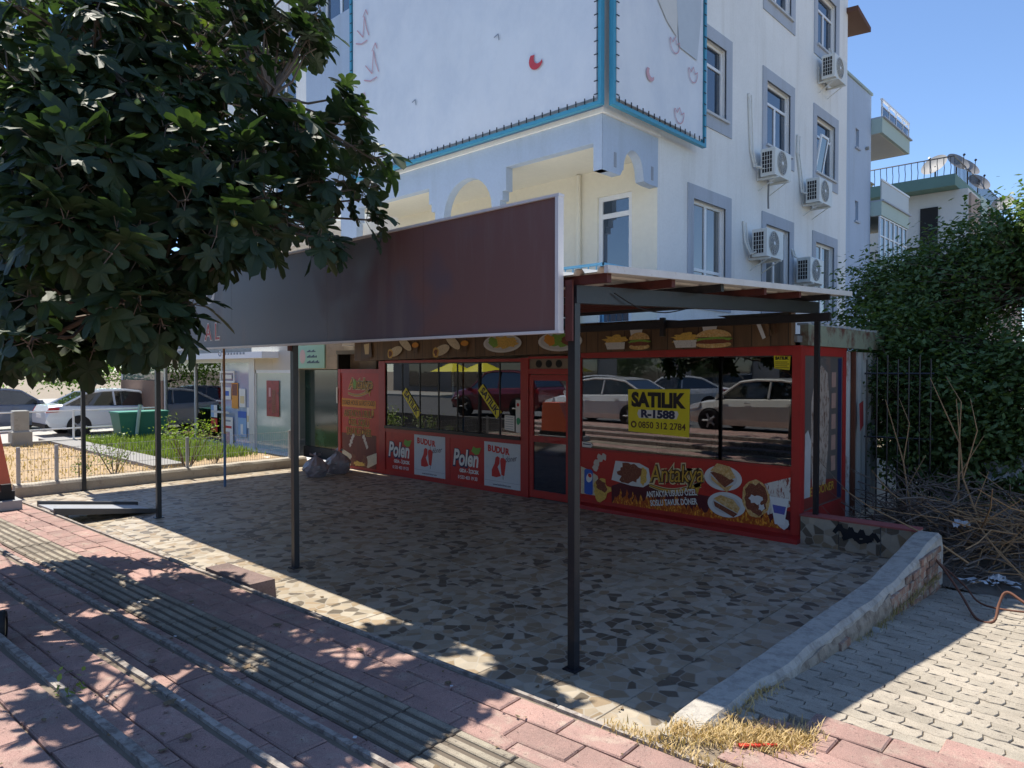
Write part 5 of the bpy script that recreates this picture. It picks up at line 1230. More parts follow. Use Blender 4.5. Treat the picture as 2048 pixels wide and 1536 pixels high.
# ================================================================ CARS
g_car = skyglass('car_glass',(.012,.014,.016),.03); m_rim = M('alloy',(.30,.30,.31),.55,.1,9); m_lampr = M('tail_lamp_red',(.45,.01,.012),.2,.1); m_lampw = M('head_lamp',(.75,.77,.8),.15,.05)
def paint(name,c): return M('car_paint_'+name,c,.28,.04,1,coat=.8,spec=.5)
def make_car(label,pm,loc,yaw,kind='sedan',plate=True,group='parked cars'):
    """nose towards +x"""
    e = thing('parked_car',label,'car',(0,0,0),group)
    L_ = 4.45; hw = .88
    prof = {'sedan':[(-2.22,.42,.80),(-2.12,.30,.98),(-1.75,.24,1.02),(-1.2,.2,.98),(0,.2,.95),(.9,.2,.93),(1.5,.22,.86),(2.0,.26,.74),(2.2,.36,.60)],
            'suv':[(-2.2,.46,1.02),(-2.14,.34,1.10),(-1.7,.28,1.12),(-1.2,.24,1.10),(0,.24,1.06),(.9,.24,1.04),(1.5,.26,1.0),(2.05,.32,.90),(2.2,.42,.72)]}[kind]
    rings = []
    for (x,zl,zh) in prof:
        k = 1-.10*max(0,abs(x)-1.4)/.8; w_ = hw*k
        rings.append([(x,-w_*.92,zl),(x,-w_,zl+.16),(x,-w_,zh-.22),(x,-w_*.93,zh-.05),(x,-w_*.8,zh),(x,w_*.8,zh),(x,w_*.93,zh-.05),(x,w_,zh-.22),(x,w_,zl+.16),(x,w_*.92,zl)])
    body = MB().loft(rings).build('body',pm,e,smooth=False)
    cab = {'sedan':[(-1.75,.99,.99),(-1.05,.97,1.38),(-.55,.95,1.45),(.1,.94,1.46),(.55,.93,1.40),(1.25,.90,.93)],'suv':[(-2.05,1.10,1.12),(-1.7,1.09,1.58),(-.9,1.07,1.68),(.1,1.05,1.68),(.5,1.04,1.62),(1.15,1.02,1.05)]}[kind]
    rg = []
    for (x,zb_,zt) in cab:
        t = (zt-zb_)/.55; rg.append([(x,-hw*.86,zb_-.02),(x,-hw*(.86-.14*t),zt-.04*t),(x,-hw*(.80-.16*t),zt),(x,hw*(.80-.16*t),zt),(x,hw*(.86-.14*t),zt-.04*t),(x,hw*.86,zb_-.02)])
    MB().loft(rg).build('window_band',g_car,e)
    rf = MB(); 
    rf.loft([[(x,-hw*(.80-.15*(zt-zb_)/.55),zt+.004),(x,-hw*(.80-.15*(zt-zb_)/.55),zt+.022),(x,hw*(.80-.15*(zt-zb_)/.55),zt+.022),(x,hw*(.80-.15*(zt-zb_)/.55),zt+.004)] for x,zb_,zt in cab[1:-1]])
    for s_ in (-1,1):
        def sp3(i,f): x,zb_,zt = cab[i]; t = (zt-zb_)/.55; return Vector((x,s_*(hw*(.865-.14*t)),zt-.03*t))
        rf.tube([(cab[0][0],s_*hw*.85,cab[0][1])]+[sp3(i,0) for i in range(1,len(cab)-1)]+[(cab[-1][0],s_*hw*.85,cab[-1][1])],.035,5)
        rf.tube([(-.25,s_*hw*.87,.95),(-.28,s_*hw*.73,cab[2][2]-.03)],.035,5)
    rf.build('roof',pm,e)
    rr = .315 if kind == 'sedan' else .36
    for x in (-1.33,1.35):
        for s_ in (-1,1):
            w = wheel(e,(x,s_*(hw-.08),rr),(0,1,0),rr,.21,m_black,m_rim,.66); MB().cyl((x,s_*(hw-.02),rr),(x,s_*(hw+.004),rr),rr*1.12,24).build('wheel_arch',m_black,body)
            sp_mb = MB()
            for q in range(5): a = 2*pi*q/5; sp_mb.tube([(x,s_*(hw+.03),rr),(x+cos(a)*rr*.62,s_*(hw+.03),rr+sin(a)*rr*.62)],.03,4)
            sp_mb.build('spokes',m_rim,w)
    zt = prof[1][2]
    for s_ in (-1,1):
        MB().hull([(-2.21,s_*.42,zt-.22),(-2.21,s_*.78,zt-.20),(-1.9,s_*.885,zt-.18),(-1.9,s_*.6,zt-.2)],[(-2.14,s_*.42,zt-.06),(-2.12,s_*.80,zt-.05),(-1.86,s_*.87,zt-.06),(-1.86,s_*.6,zt-.06)]).build('tail_light',m_lampr,e)
        MB().hull([(2.12,s_*.5,.58),(2.10,s_*.80,.58),(1.7,s_*.86,.66),(1.7,s_*.5,.66)],[(2.06,s_*.5,.70),(2.04,s_*.80,.70),(1.66,s_*.85,.80),(1.66,s_*.5,.80)]).build('headlight',m_lampw,e)
        MB().hull([(.95,s_*.86,.93),(1.1,s_*.86,.93),(1.1,s_*1.05,.95),(.97,s_*1.05,.95)],[(.95,s_*.86,1.03),(1.06,s_*.86,1.03),(1.05,s_*1.04,1.06),(.97,s_*1.04,1.06)]).build('mirror',pm,e)
        for x in (-.95,.2): MB().box((x,s_*(hw+.002)-.012,.80),(x+.16,s_*(hw+.002)+.012,.83)).build('door_handle',pm,body)
    MB().box((-2.235,-.26,.60),(-2.20,.26,.72)).build('number_plate',p_white,e)
    MB().box((-2.24,-.75,.30),(-2.0,.75,.42)).build('bumper',m_black,e); MB().box((2.0,-.7,.28),(2.23,.7,.42)).build('bumper',m_black,e)
    e.location = loc; e.rotation_euler.z = yaw
    return e
make_car('silver-white estate car parked beyond the garden fence, red tail light towards us',paint('silver',(.62,.66,.72)),(-26.2,8.35,0),pi/2,'sedan')
make_car('dark blue-grey car half hidden at the left behind the vending cabinet',paint('slate',(.12,.15,.2)),(-29.5,5.6,0),pi/2+.2,'sedan')
# street side, seen mirrored in the kiosk glass
make_car('dark red car mirrored in the sliding kiosk window',paint('dark_red',(.16,.012,.02)),(-17.9,-1.45,.40),pi,'suv')
make_car('white car with lit red tail lamp mirrored in the kiosk door',paint('white',(.68,.68,.68)),(-13.3,-1.4,.40),pi,'sedan')
make_car('beige-white car mirrored beside the big yellow sale sign',paint('ivory',(.62,.60,.55)),(-8.0,-1.4,.40),pi,'sedan')
make_car('white hatchback far across the street mirrored in big window',paint('pearl',(.7,.7,.7)),(-15.2,-8.8,.40),pi-.5,'sedan'); make_car('second white car far across the street mirrored beside the first',paint('pearl',(.7,.7,.7)),(-19.8,-9.6,.40),pi-.5,'sedan')
# far left: red drinks cabinet, stone pillar, green bin
e = thing('drinks_cabinet','tall red drinks cabinet with bottle picture at the far left','cabinet',(-27.5,4.6,0))
MB().bbox((-28.0,4.3,0),(-27.3,5.0,2.0),.03).build('body',M('red_cabinet',(.55,.02,.02),.35,.06),e)
decal_pts = [(4.52,.35),(4.78,.35),(4.80,.9),(4.72,1.2),(4.70,1.5),(4.60,1.5),(4.58,1.2),(4.50,.9)]
MB().poly([(-27.296,a,z) for a,z in decal_pts]).build('bottle_print',p_meat,e); MB().poly([(-27.298,a*1.0+(.0),z) for a,z in [(4.49,.32),(4.81,.32),(4.83,.92),(4.74,1.24),(4.72,1.54),(4.58,1.54),(4.56,1.24),(4.47,.92)]]).build('bottle_outline_print',p_white,e)
e = thing('gate_pillar','short square stone pillar at the far end of the pipe fence','pillar',(-22.9,4.9,0)); MB().bbox((-23.1,4.75,-.05),(-22.75,5.1,1.0),.02).build('shaft',m_concrete,e); MB().bbox((-23.16,4.7,-.05),(-22.7,5.16,.45),.03).build('plinth',m_concrete,e)
e = thing('green_bin','dark green metal waste container with pale leg behind the garden grass','container',(-22,7.7,0))
MB().hull([(-22.5,7.15,.12),(-21.9,7.15,.12),(-21.9,8.3,.12),(-22.5,8.3,.12)],[(-22.6,7.05,.85),(-21.85,7.05,.85),(-21.85,8.4,.85),(-22.6,8.4,.85)]).build('tub',M('green_bin_paint',(.03,.18,.13),.5,.15,2),e)
MB().box((-22.62,7.03,.851),(-21.83,8.42,.90)).build('rim',M('green_rim',(.05,.25,.18),.5),e); MB().tube([(-21.8,7.5,.25),(-21.8,7.6,1.1)],.05,6).build('lid_bar',M('pale_green_bar',(.4,.55,.5),.6),e)
for y in (7.2,8.25): MB().box((-21.95,y-.04,-.05),(-21.87,y+.04,.13)).build('leg',m_darkmetal,e)
# street background (only mirrored in glass)
op = thing('opposite_house','plain dark shop row across the street, mirrored in glass','building',(-15,-17,.5))
MB().box((-45,-22,.5),(15,-17,7.5)).build('wall',M('shade_wall',(.22,.21,.2),.9,.2,.5),op)
for k in range(12): MB().box((-43+4.8*k,-16.99,.9),(-39.6+4.8*k,-16.95,3.2)).build('shop_window',g_car,op)
for k,(x,lb) in enumerate(((-33.2,'yellow parasol on left across the street, mirrored in sliding window'),(-30.5,'yellow parasol on right across the street, mirrored in sliding window'))):
    e = thing('parasol',lb,'parasol',(x,-12.6,.52)); MB().cyl((x,-12.6,.52),(x,-12.6,2.6),.03,8).build('pole',m_pvc,e)
    MB().loft([[(x+1.4*cos(2*pi*q/8),-12.6+1.4*sin(2*pi*q/8),2.0) for q in range(8)],[(x+.05*cos(2*pi*q/8),-12.6+.05*sin(2*pi*q/8),2.6) for q in range(8)]],False).build('canopy',p_yellow,e)
# ================================================================ FIG TREE
def inpoly(x,y,pl):
    c = False; j = len(pl)-1
    for i in range(len(pl)):
        if (pl[i][1] > y) != (pl[j][1] > y) and x < (pl[j][0]-pl[i][0])*(y-pl[i][1])/(pl[j][1]-pl[i][1])+pl[i][0]: c = not c
        j = i
    return c
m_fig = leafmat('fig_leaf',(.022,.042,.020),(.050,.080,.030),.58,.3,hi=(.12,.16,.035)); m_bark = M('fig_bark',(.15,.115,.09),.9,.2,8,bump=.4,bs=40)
half = [(.0,-.0),(.17,-.13),(.38,-.11),(.51,.04),(.42,.17),(.25,.23),(.36,.36),(.55,.48),(.61,.64),(.48,.74),(.32,.66),(.21,.55),(.25,.74),(.20,.95),(.0,1.10)]
def leaf_mesh(seed):
    rr = random.Random(seed); vs = [(0,.30,0)]; droop = rr.uniform(.05,.6); fold = rr.uniform(-.1,.45); tw = rr.uniform(-.35,.35)
    out = half+[(-x,y) for x,y in half[-2:0:-1]]
    for (x,y) in out:
        j = rr.uniform(.93,1.06); x *= j; y *= j
        vs.append((x,y,fold*abs(x)*.6-droop*(x*x+max(0,y-.3)**2)+tw*x*y+.02*rr.uniform(-1,1)))
    n = len(out); fs = [(0,1+i,1+(i+1)%n) for i in range(n)]
    # mid veins as slim raised ridges
    for (ex,ey) in ((0,1.0),(.46,.60),(-.46,.60),(.40,.04),(-.40,.04)):
        l = Vector((ex,ey-.0)); nn = Vector((-l.y,l.x)).normalized()*.012; b0 = len(vs)
        zt = fold*abs(ex)*.6-droop*(ex*ex+max(0,ey-.3)**2)+.012
        vs += [(nn.x,nn.y,.012),(-nn.x,-nn.y,.012),(ex*.9,ey*.9,zt)]; fs.append((b0,b0+1,b0+2))
    return vs,fs
variants = [leaf_mesh(s_) for s_ in range(8)]
sil = [(-400,-500),(600,-500),(640,-40),(655,40),(632,110),(628,165),(710,185),(740,250),(776,330),(780,420),(752,485),(690,505),(590,470),(530,480),(450,520),(415,590),(385,650),(385,690),(340,700),(300,685),(235,710),(190,750),(130,740),(60,715),(-400,700)]
gaps = [[(338,425),(372,425),(392,510),(378,560),(345,560)],[(205,225),(250,225),(255,300),(215,300)],[(262,40),(300,40),(300,75),(262,75)]]
fig = thing('fig_tree','big dark-leaved fig tree with green figs overhanging the pavement from the left','tree',(-6.5,.75,.45))
C0 = Vector((-7.0,1.75,3.8)); RR = Vector((3.2,1.7,2.4))
limbs = [[Vector((-6.5,.75,.45)),Vector((-6.45,.85,1.2)),Vector((-6.3,1.0,1.9))]]
nodes = []
for tgt in ((-5.5,2.7,3.5),(-5.7,1.9,4.9),(-6.6,2.6,4.6),(-8.4,1.6,3.6),(-7.0,.8,5.6),(-5.6,1.9,2.7),(-5.6,3.0,4.4),(-7.6,2.2,2.6)):
    a = Vector((-6.3,1.0,1.9)); b_ = Vector(tgt); pth = []
    for k in range(7):
        t = k/6; p_ = a.lerp(b_,t)+Vector((noise.noise(Vector((t*2,b_.x,1))),noise.noise(Vector((t*2,b_.y,5))),noise.noise(Vector((t*2,b_.z,9)))))*.28*sin(pi*t); pth.append(p_)
    limbs.append(pth); nodes += pth[1:]
tr_mb = MB(); tr_mb.tube(limbs[0],[.17,.13,.12],10)
tr_mb.build('trunk',m_bark,fig,smooth=True)
for pth in limbs[1:]: MB().tube(pth,[.04,.032,.027,.024,.02,.016,.012],7).build('limb',m_bark,fig,smooth=True)
rng = random.Random(21); clusters = []
def crown_ok(p_):
    sx_ = p_.x+.511*(p_.z-.2); sy_ = p_.y-.028*(p_.z-.2)      # where the tip would throw its shadow
    if sx_ > -2.95 or sy_ < (1.0 if sx_ > -4.9 else .5) or sy_ > 3.7 or p_.z > 6.1 or p_.z < 1.45: return False
    if sy_ > 2.95 and not (-4.7 < sx_): return False
    if sx_ > -8.5 and noise.noise(Vector((sx_*1.25,sy_*1.6,4.2))) > (.16 if sx_ > -4.7 else .03): return False      # openings the sun shines through
    return True
tries = 0
while len(clusters) < 620 and tries < 90000:
    tries += 1
    d = rng.uniform(4.0,8.2); px_,py_ = rng.uniform(-60,785),rng.uniform(-60,790)
    if not inpoly(px_,py_,sil) or any(inpoly(px_,py_,g_) for g_ in gaps): continue
    p_ = Vector((0,0,2.1))+(_v+_r*((px_-1024)/1419)+Vector((0,0,(740-py_)/1419)))*d
    if p_.y < .2 or not crown_ok(p_): continue

    q = Vector(((p_.x-C0.x)/RR.x,(p_.y-C0.y)/RR.y,(p_.z-C0.z)/RR.z))
    clusters.append((p_,q.normalized()))
tries = 0; n_f = len(clusters)
while len(clusters) < n_f+70 and tries < 20000:       # leaves hanging in front of the bare limbs
    tries += 1
    d = rng.uniform(3.9,5.4); px_,py_ = rng.uniform(-90,170),rng.uniform(120,705)
    if not inpoly(px_,py_,sil): continue
    p_ = Vector((0,0,2.1))+(_v+_r*((px_-1024)/1419)+Vector((0,0,(740-py_)/1419)))*d
    if not crown_ok(p_): continue
    clusters.append((p_,Vector(((p_.x-C0.x)/RR.x,(p_.y-C0.y)/RR.y,(p_.z-C0.z)/RR.z)).normalized()))
n_in = len(clusters); tries = 0
while len(clusters) < n_in+12 and tries < 30000:
    tries += 1
    q = Vector((rng.uniform(-1,1),rng.uniform(-1,1),rng.uniform(-1,1)))
    if q.length > 1 or q.length < .35: continue
    p_ = Vector((C0.x+q.x*RR.x,C0.y+q.y*RR.y,C0.z+q.z*RR.z)); a = proj(p_)
    if not crown_ok(p_) or a[2] < 3.6 or (a[0] > -80 and a[1] > -100) or p_.z < 2.2: continue
    clusters.append((p_,q.normalized()))
br = MB(); leaves = []; shoots = []
for (c,q) in clusters:
    nd = min(nodes,key=lambda n_: (n_-c).length); out = (q+Vector((0,0,.25))).normalized()
    mid = nd.lerp(c,.5)+Vector((rng.gauss(0,.06),rng.gauss(0,.06),-.06)); br.tube([nd,mid,c-out*.08,c+out*.04],[.016,.011,.008,.006],5)
    n_ = rng.randint(6,9); ax = out
    for k in range(n_):
        az = k*2.4+rng.uniform(-.3,.3); t1 = ax.cross(Vector((.31,.7,.2))).normalized(); t2 = ax.cross(t1)
        rad = (t1*cos(az)+t2*sin(az)); el = rng.uniform(-.1,.7); d = (rad+ax*el+Vector((0,0,-.55))).normalized()
        base_ = c+ax*rng.uniform(-.10,.04); pl = rng.uniform(.05,.12); st = base_+(rad+ax*.3).normalized()*pl
        nrm = (Vector((0,0,1))*.9+ax*.5+rad*.35+Vector((rng.gauss(0,.3),rng.gauss(0,.3),rng.gauss(0,.2)))); xax = d.cross(nrm)
        if xax.length < .05: continue
        xax.normalize(); zax = xax.cross(d).normalized(); s_ = rng.uniform(.10,.23)
        leaves.append((proj(st)[2] if seen(st,30) else 99,st,xax,d,zax,s_,rng.randrange(8))); shoots.append((base_,st))
for a,b_ in shoots: br.tube([a,b_],[.0035,.003],4,False)
stuff(br.build('twigs',m_bark,fig))
leaves.sort(key=lambda l: l[0])
lmes = []
for vs,fs in variants:
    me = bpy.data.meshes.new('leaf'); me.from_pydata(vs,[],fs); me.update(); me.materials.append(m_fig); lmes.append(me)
rest = MB()
for i,(d,st,xa,ya,za,s_,k) in enumerate(leaves):
    if i < 300 and d < 99:
        o = bpy.data.objects.new('leaf',lmes[k]); COL.objects.link(o); o.parent = fig; o.matrix_parent_inverse = Matrix.Translation(-fig.location)
        o.matrix_basis = Matrix(((xa.x*s_,ya.x*s_,za.x*s_,st.x),(xa.y*s_,ya.y*s_,za.y*s_,st.y),(xa.z*s_,ya.z*s_,za.z*s_,st.z),(0,0,0,1)))
    else:
        vs,fs = variants[k]; rest.add([st+(xa*v[0]+ya*v[1]+za*v[2])*s_ for v in vs],fs)
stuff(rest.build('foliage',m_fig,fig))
# figs
me_f = None; nf = 0; m_figf = M('green_fig_skin',(.34,.40,.10),.45,.12,20)
for (c,q) in clusters:
    a = proj(c)
    if not (0 < a[0] < 760 and 0 < a[1] < 800) or rng.random() > .30 or nf >= 60: continue
    if me_f is None:
        o = MB().loft([[(r_*cos(2*pi*k/10),r_*sin(2*pi*k/10),z_) for k in range(10)] for r_,z_ in ((.003,.03),(.012,.022),(.021,.008),(.024,-.006),(.018,-.021),(.004,-.027))]).build('fig_fruit',m_figf,fig,smooth=True); me_f = o.data; bpy.data.objects.remove(o)
    toward = (Vector((0,0,2.1))-c).normalized()
    link('fig_fruit',me_f,fig,c+toward*.10+Vector((rng.gauss(0,.03),rng.gauss(0,.03),-.03))); nf += 1
# ================================================================ OTHER TREES
def leafy(name,label,blobs,ncl,nl,leaf,mat,trunk,seed,cat='tree',spread=.17,group=None):
    rr = random.Random(seed); e = thing(name,label,cat,trunk[0],group); lf = MB(); tb = MB()
    tb.tube(trunk,[.12-.08*k/(len(trunk)-1) for k in range(len(trunk))],8); top = Vector(trunk[-1]); tn = [Vector(t) for t in trunk[1:]]
    for _ in range(ncl):
        (c,r_) = blobs[rr.randrange(len(blobs))]; d = Vector((rr.gauss(0,1),rr.gauss(0,1),rr.gauss(0,1))).normalized()*rr.uniform(.45,1.05)
        cc = Vector((c[0]+d.x*r_[0],c[1]+d.y*r_[1],c[2]+d.z*r_[2]))
        if cc.z < -.05: continue
        if rr.random() < .35: nd = min(tn,key=lambda n_:(n_-cc).length); tb.tube([nd,nd.lerp(cc,.5)+Vector((0,0,.08)),cc],[.02,.012,.004],4)
        for _k in range(nl):
            p_ = cc+Vector((rr.gauss(0,spread),rr.gauss(0,spread),rr.gauss(0,spread*.8))); n_ = (Vector((rr.gauss(0,.7),rr.gauss(0,.7),1))+d*.6).normalized()
            a = n_.cross(Vector((rr.gauss(0,1),rr.gauss(0,1),rr.gauss(0,.3)))).normalized(); b_ = n_.cross(a); l = leaf*rr.uniform(.6,1.35)
            lf.add([p_-a*l*.5,p_+b_*l*.26-a*l*.05,p_+a*l*.5,p_-b_*l*.26-a*l*.05],[(0,1,2,3)])
    tb.build('trunk',m_bark,e); cr = lf.build('crown',mat,e); cr['kind'] = 'stuff'; return e
m_dk = leafmat('dark_evergreen_leaf',(.045,.09,.03),(.12,.18,.055),.5,.3,hi=(.20,.24,.07)); m_ol = leafmat('olive_tree_leaf',(.10,.13,.05),(.19,.22,.08),.55,.3); m_mid = leafmat('mid_green_leaf',(.09,.17,.03),(.18,.28,.05),.5,.35)
leafy('evergreen_tree','dense dark green tree behind the twig heap right of the building',[((-2.0,13.2,2.7),(1.5,1.5,1.7)),((-.7,12.6,2.3),(1.5,1.4,2.0)),((-3.1,12.4,1.9),(.75,.8,1.5)),((.8,12.0,2.0),(1.4,1.4,2.0)),((-1.2,13.8,3.9),(1.1,1.1,.85)),((-2.3,12.6,1.2),(1.2,.8,1.2)),((-2.6,13.4,3.2),(1.0,1.2,1.2)),((-3.0,11.9,1.9),(.7,.6,1.3)),((-2.2,11.7,1.5),(.9,.6,1.0)),((-1.2,11.7,1.6),(.9,.6,1.2)),((-3.1,12.9,2.9),(.8,.8,1.1)),((-3.85,13.5,2.9),(.75,.8,1.2)),((-2.0,11.3,1.1),(.9,.5,.8)),((-1.0,11.3,1.2),(.9,.5,.9)),((-2.0,13.4,4.0),(.75,.9,.75)),((-2.8,13.7,3.6),(.8,.8,.8)),((-1.2,12.9,4.0),(.8,.8,.9)),((-3.4,13.6,3.3),(.7,.8,.8)),((.3,13.0,3.4),(1.5,1.4,1.3))],3600,26,.095,m_dk,[(-1.6,13.2,-.2),(-1.6,13.2,1.2),(-1.5,13.1,2.2),(-1.4,13.2,3.2)],5)
leafy('olive_tree','lighter olive-green treetop at the right edge behind the dark tree',[((1.8,17,4.4),(2.2,1.8,1.3)),((.2,17.5,4.0),(1.4,1.3,1.0)),((2.6,16.5,3),(2,1.5,1.5))],900,24,.11,m_ol,[(1.2,17,-.2),(1.2,17,2),(1.3,17,3.6)],6,spread=.22)
leafy('fence_bush','dark leafy bush growing over the rusty kiosk side',[((-3.0,11.7,1.7),(.45,.5,.9)),((-2.7,11.4,.9),(.5,.4,.7))],230,24,.06,m_dk,[(-2.9,11.6,-.2),(-2.9,11.6,.8),(-2.9,11.6,1.5)],8,'bush',.12)
leafy('street_tree','sunlit green tree behind the parked silver car',[((-33,9.5,3.0),(2.4,2.4,1.6)),((-31,8,2.6),(1.6,1.8,1.2)),((-34,13,3.4),(2.6,2.4,1.8))],420,22,.16,m_mid,[(-33,9.6,0),(-33,9.6,1.6),(-33,9.6,2.6)],9,spread=.3)
leafy('street_tree','broad dark tree at the far left beyond the drinks cabinet',[((-36,3,3.2),(3,2.6,2.0)),((-40,8,4),(3,3,2.4))],380,22,.18,m_mid,[(-37,4,0),(-37,4,1.5),(-37,4,2.6)],10,spread=.35)
leafy('pavement_tree','small street tree at the kerb mirrored in the big window',[((-7.2,-4.0,3.0),(1.0,1.0,1.0)),((-4.5,-7,4),(2.2,2,2))],230,20,.12,m_mid,[(-7.2,-4.0,.4),(-7.2,-4,1.6),(-7.2,-4,2.4)],11,spread=.25)
# ================================================================ TWIG HEAP, FENCE, RUBBISH
def heap(name,label,n,fx,mats,seed,lmin,lmax,rmin,rmax,flatness=.35):
    rr = random.Random(seed); mb = MB()
    for _ in range(n):
        p_ = Vector(fx(rr)); a = rr.uniform(0,2*pi); l = rr.uniform(lmin,lmax); d = Vector((cos(a),sin(a),rr.gauss(.05,flatness))).normalized(); s_ = d.cross(Vector((0,0,1))).normalized(); pts = []; bend = rr.gauss(0,.22); bz = rr.gauss(0,.15)
        for k in range(5):
            t = k/4; q = p_+d*l*(t-.4)+s_*bend*l*t*t+Vector((0,0,bz*l*t*t+.03*rr.gauss(0,1))); q.z = max(q.z,-.16); pts.append(q)
        r_ = rr.uniform(rmin,rmax); mb.tube(pts,[r_,r_*.9,r_*.75,r_*.55,r_*.3],4)
        if rr.random() < .6: k = rr.choice((1,2,3)); mb.tube([pts[k],pts[k]+(d*.7+s_*rr.choice((-1,1))*.7+Vector((0,0,rr.gauss(0,.4))))*l*.25],[r_*.6,r_*.25],4)
    o = mb.build(name,mats); o['label'] = label; o['category'] = 'twigs'; return stuff(o)
def mound(rr):
    x = rr.gauss(-2.0,.72); y = rr.gauss(10.2,.7); hh = max(0,.9-((x+2.1)/1.3)**2*.6-((y-10.4)/1.2)**2*.6)
    return (max(-3.05,x),max(8.95,y),-.12+rr.random()*hh)
heap('grey_twig_heap','tangled heap of dry grey-brown twigs behind the low wall',470,mound,M('grey_twig',(.17,.135,.11),.9,.4,6,col2=(.08,.06,.05)),3,.4,1.3,.005,.013)
heap('tan_twig_heap','newer tan orange twigs lying on the right side of the heap',110,lambda rr:(rr.gauss(-1.25,.45),rr.gauss(9.7,.45),-.1+rr.random()*.55),M('tan_twig',(.36,.22,.11),.8,.25,6),4,.5,1.5,.005,.014)
for k,(a,b_,c_,lb) in enumerate((((-1.9,9.9,.2),(-1.95,10.2,1.2),(-2.3,10.3,2.0),'long bare branch standing up from the twig heap in front of the dark tree'),((-1.5,9.6,.0),(-1.85,9.9,.8),(-1.95,10.0,1.75),'forked bare branch rising from the middle of the twig heap'),((-2.4,10.0,.1),(-2.6,10.3,.9),(-2.85,10.4,1.7),'thin bare branch leaning left towards the kiosk side'),((-1.2,9.4,-.05),(-.9,9.6,.35),(-.6,9.7,.75),'pale branch leaning right out of the twig heap'))):
    e = thing('bare_branch',lb,'branch',a,'bare branches of the heap'); MB().tube([a,b_,c_],[.014,.010,.004],5).build('stem',M('tan_twig',(.36,.22,.11)),e)
    d = (Vector(c_)-Vector(b_)); mb = MB(); mb.tube([b_,Vector(b_)+d*.5+Vector((.18,0,.1)),Vector(b_)+d*.9+Vector((.12,.1,.1))],[.008,.006,.003],4); mb.tube([Vector(a).lerp(Vector(b_),.6),Vector(b_)+Vector((.25,.05,.1))],[.007,.003],4); mb.build('side_shoots',M('tan_twig',(.36,.22,.11)),e)
fe = thing('iron_fence','tall black iron bar fence behind the rusty kiosk side','fence',(-2.6,11.0,0))
for k in range(7):
    x = -3.22+.13*k; y = 10.85+.02*k; MB().cyl((x,y,-.2),(x,y,2.25+.03*(k%3)),.011,6).build('bar',m_darkmetal,fe)
for z in (.15,1.15,2.05): MB().tube([(-3.25,10.85,z),(-2.40,10.98,z)],.014,5).build('cross_rail',m_darkmetal,fe)
def crumple(name,label,ctr,sx_,sy_,sz_,mat,seed,cat='rubbish'):
    n = 12; vs = []; fs = []
    for j in range(n+1):
        for i in range(n+1):
            u,v = i/n-.5,j/n-.5; w_ = Vector((u*5,v*5,seed)); vs.append((ctr[0]+u*sx_*(1+.3*noise.noise(w_)),ctr[1]+v*sy_*(1+.3*noise.noise(w_*1.3)),ctr[2]+sz_*(noise.noise(w_*.9)+.5*noise.noise(w_*2.5))+sz_*(.6-2*(u*u+v*v))))
    for j in range(n):
        for i in range(n): a = j*(n+1)+i; fs.append((a,a+1,a+n+2,a+n+1))
    o = MB().add(vs,fs).build(name,mat); return tag(o,label,cat)
crumple('plastic_sheet','crumpled grey-white plastic sheet lying beside the dark tree',(-1.42,11.25,.78),.75,.55,.22,M('dirty_plastic',(.42,.45,.50),.4,.15,5,spec=.6),2.0)
crumple('blue_bag','blue plastic bag at the right edge under the dark tree',(-1.05,10.9,.55),.4,.35,.16,M('blue_plastic',(.03,.14,.42),.35,.15,5),5.0)
for k,(x,y,lb) in enumerate(((-1.0,9.2,'white paper cup scrap right of the twig heap'),(-1.75,9.35,'pale crumpled wrapper caught in the front of the twig heap'),(-1.35,8.95,'small white scrap on the dirt before the heap'))):
    crumple('litter_scrap',lb,(x,y,(.0,.35,-.1)[k]),.16,.12,.05,M('white_litter',(.6,.62,.64),.6),k*1.7)
e = thing('bent_rebar','two rusty bent reinforcement rods lying on the grey lane','rods',(-1.2,7.4,-.1))
m_rod = M('rusty_rod',(.16,.07,.045),.85,.3,8)
MB().tube(curve([(-1.83,8.25,.22),(-1.66,8.1,.10),(-1.45,7.75,-.02),(-1.25,7.3,-.08),(-1.12,7.28,-.07),(-1.10,7.40,.06),(-1.05,7.45,.16),(-.9,7.4,.10),(-.6,7.3,.02)]),.012,6).build('rod',m_rod,e,smooth=True)
MB().tube(curve([(-1.78,8.35,.12),(-1.5,8.15,-.03),(-1.3,7.8,-.08),(-1.0,7.7,-.06),(-.6,7.9,-.05)]),.009,6).build('rod',m_rod,e,smooth=True)
tag(MB().hull([(-1.62,3.43,.172),(-1.60,3.41,.172),(-1.46,3.56,.172),(-1.47,3.57,.172)],[(-1.62,3.43,.182),(-1.60,3.41,.182),(-1.46,3.56,.182),(-1.47,3.57,.182)]).build('red_plastic_strip',flat('brightred',(.6,.05,.03))),'thin red plastic strip lying in the dry weeds','litter')
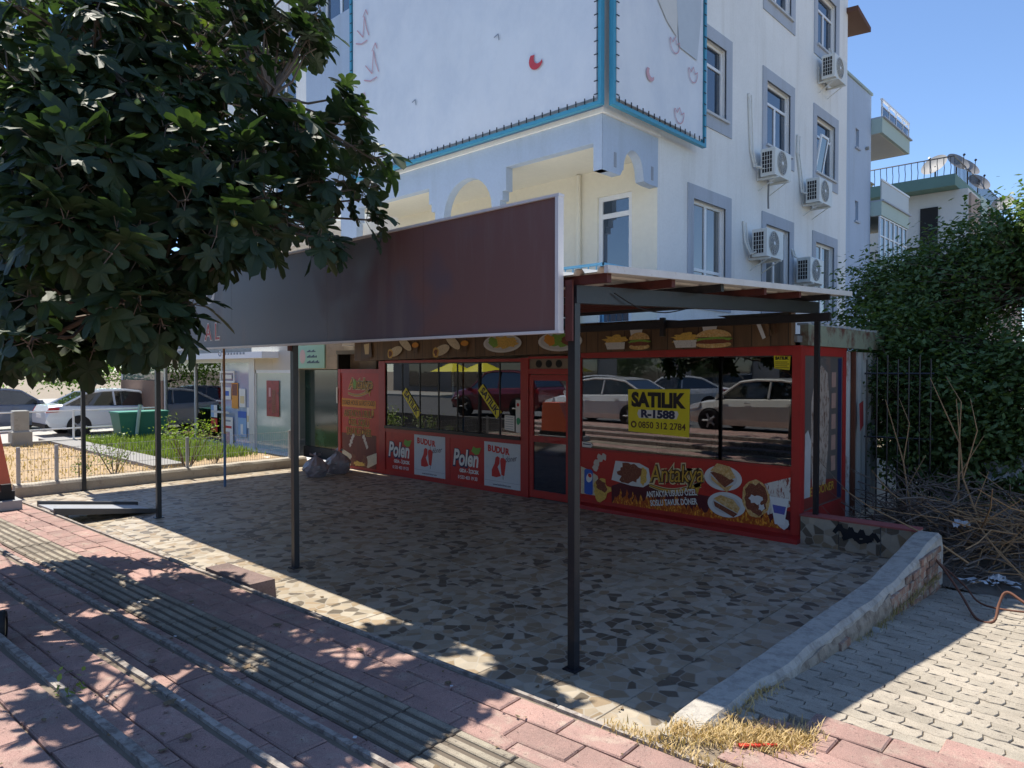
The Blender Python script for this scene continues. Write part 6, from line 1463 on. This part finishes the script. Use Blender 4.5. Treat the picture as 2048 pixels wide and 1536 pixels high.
# fallen leaves and crumbs on the pavement
mb = MB(); rr = random.Random(8)
def lev(t): return next((z for z,a,b_ in LV if a <= t < b_),.47)
for k in range(700):
    s_ = rr.uniform(-9.5,2.2); t = rr.choice((rr.uniform(.02,1.1),rr.uniform(.9,1.12),rr.uniform(1.2,1.54),rr.uniform(1.62,1.97),rr.uniform(2.05,3.0))); z = lev(t)+.009; p_ = sp_(s_,t,z); l = rr.uniform(.006,.022) if rr.random()<.93 else rr.uniform(.03,.05); a = rr.uniform(0,2*pi)
    mb.add([p_+Vector((cos(a+q)*l*w_,sin(a+q)*l*w_,rr.uniform(-.002,.010))) for q,w_ in ((0,1),(1.2,.5),(2.4,.8),(3.6,.6),(4.9,.7))],[(0,1,2,3,4)])
for k in range(160):
    p_ = Vector((rr.uniform(-12,-2.2),rr.choice((rr.uniform(3.2,3.8),rr.uniform(3.3,8.4))),.006)); l = rr.uniform(.006,.025); a = rr.uniform(0,2*pi)
    mb.add([p_+Vector((cos(a+q)*l*w_,sin(a+q)*l*w_,rr.uniform(-.002,.010))) for q,w_ in ((0,1),(1.2,.5),(2.4,.8),(3.6,.6),(4.9,.7))],[(0,1,2,3,4)])
o = mb.build('fallen_leaves',M('dead_leaf',(.17,.12,.07),.9,.4,30,col2=(.33,.25,.14))); o['label'] = 'dry fallen leaves and crumbs scattered on the red pavement'; o['category'] = 'leaves'; stuff(o)
mb = MB()
for k in range(60):
    x,y = rr.uniform(-1.7,-.6),rr.uniform(8.6,9.3); l = rr.uniform(.01,.05); p_ = Vector((x,y,-.13)); mb.add([p_+Vector((cos(q)*l,sin(q)*l,rr.uniform(0,.03))) for q in (0,1.5,3,4.6)],[(0,1,2,3)])
for k in range(24):
    s_,t = rr.uniform(-6,1),rr.uniform(.05,2.9); p_ = sp_(s_,t,lev(t)+.01); l = rr.uniform(.006,.016); mb.add([p_+Vector((cos(q)*l,sin(q)*l,rr.uniform(0,.008))) for q in (0,1.5,3,4.6)],[(0,1,2,3)])
o = mb.build('paper_scraps',M('white_litter',(.6,.62,.64))); o['label'] = 'tiny white paper scraps and stubs on the paving'; o['category'] = 'litter'; stuff(o)
bush('weed_sprig',tuple(sp_(-2.15,2.03,.47)),.10,.10,40,m_bush2,'small green weed growing at a pavement edging in the foreground','weed',leaf=.035,stems=6,low=.2)
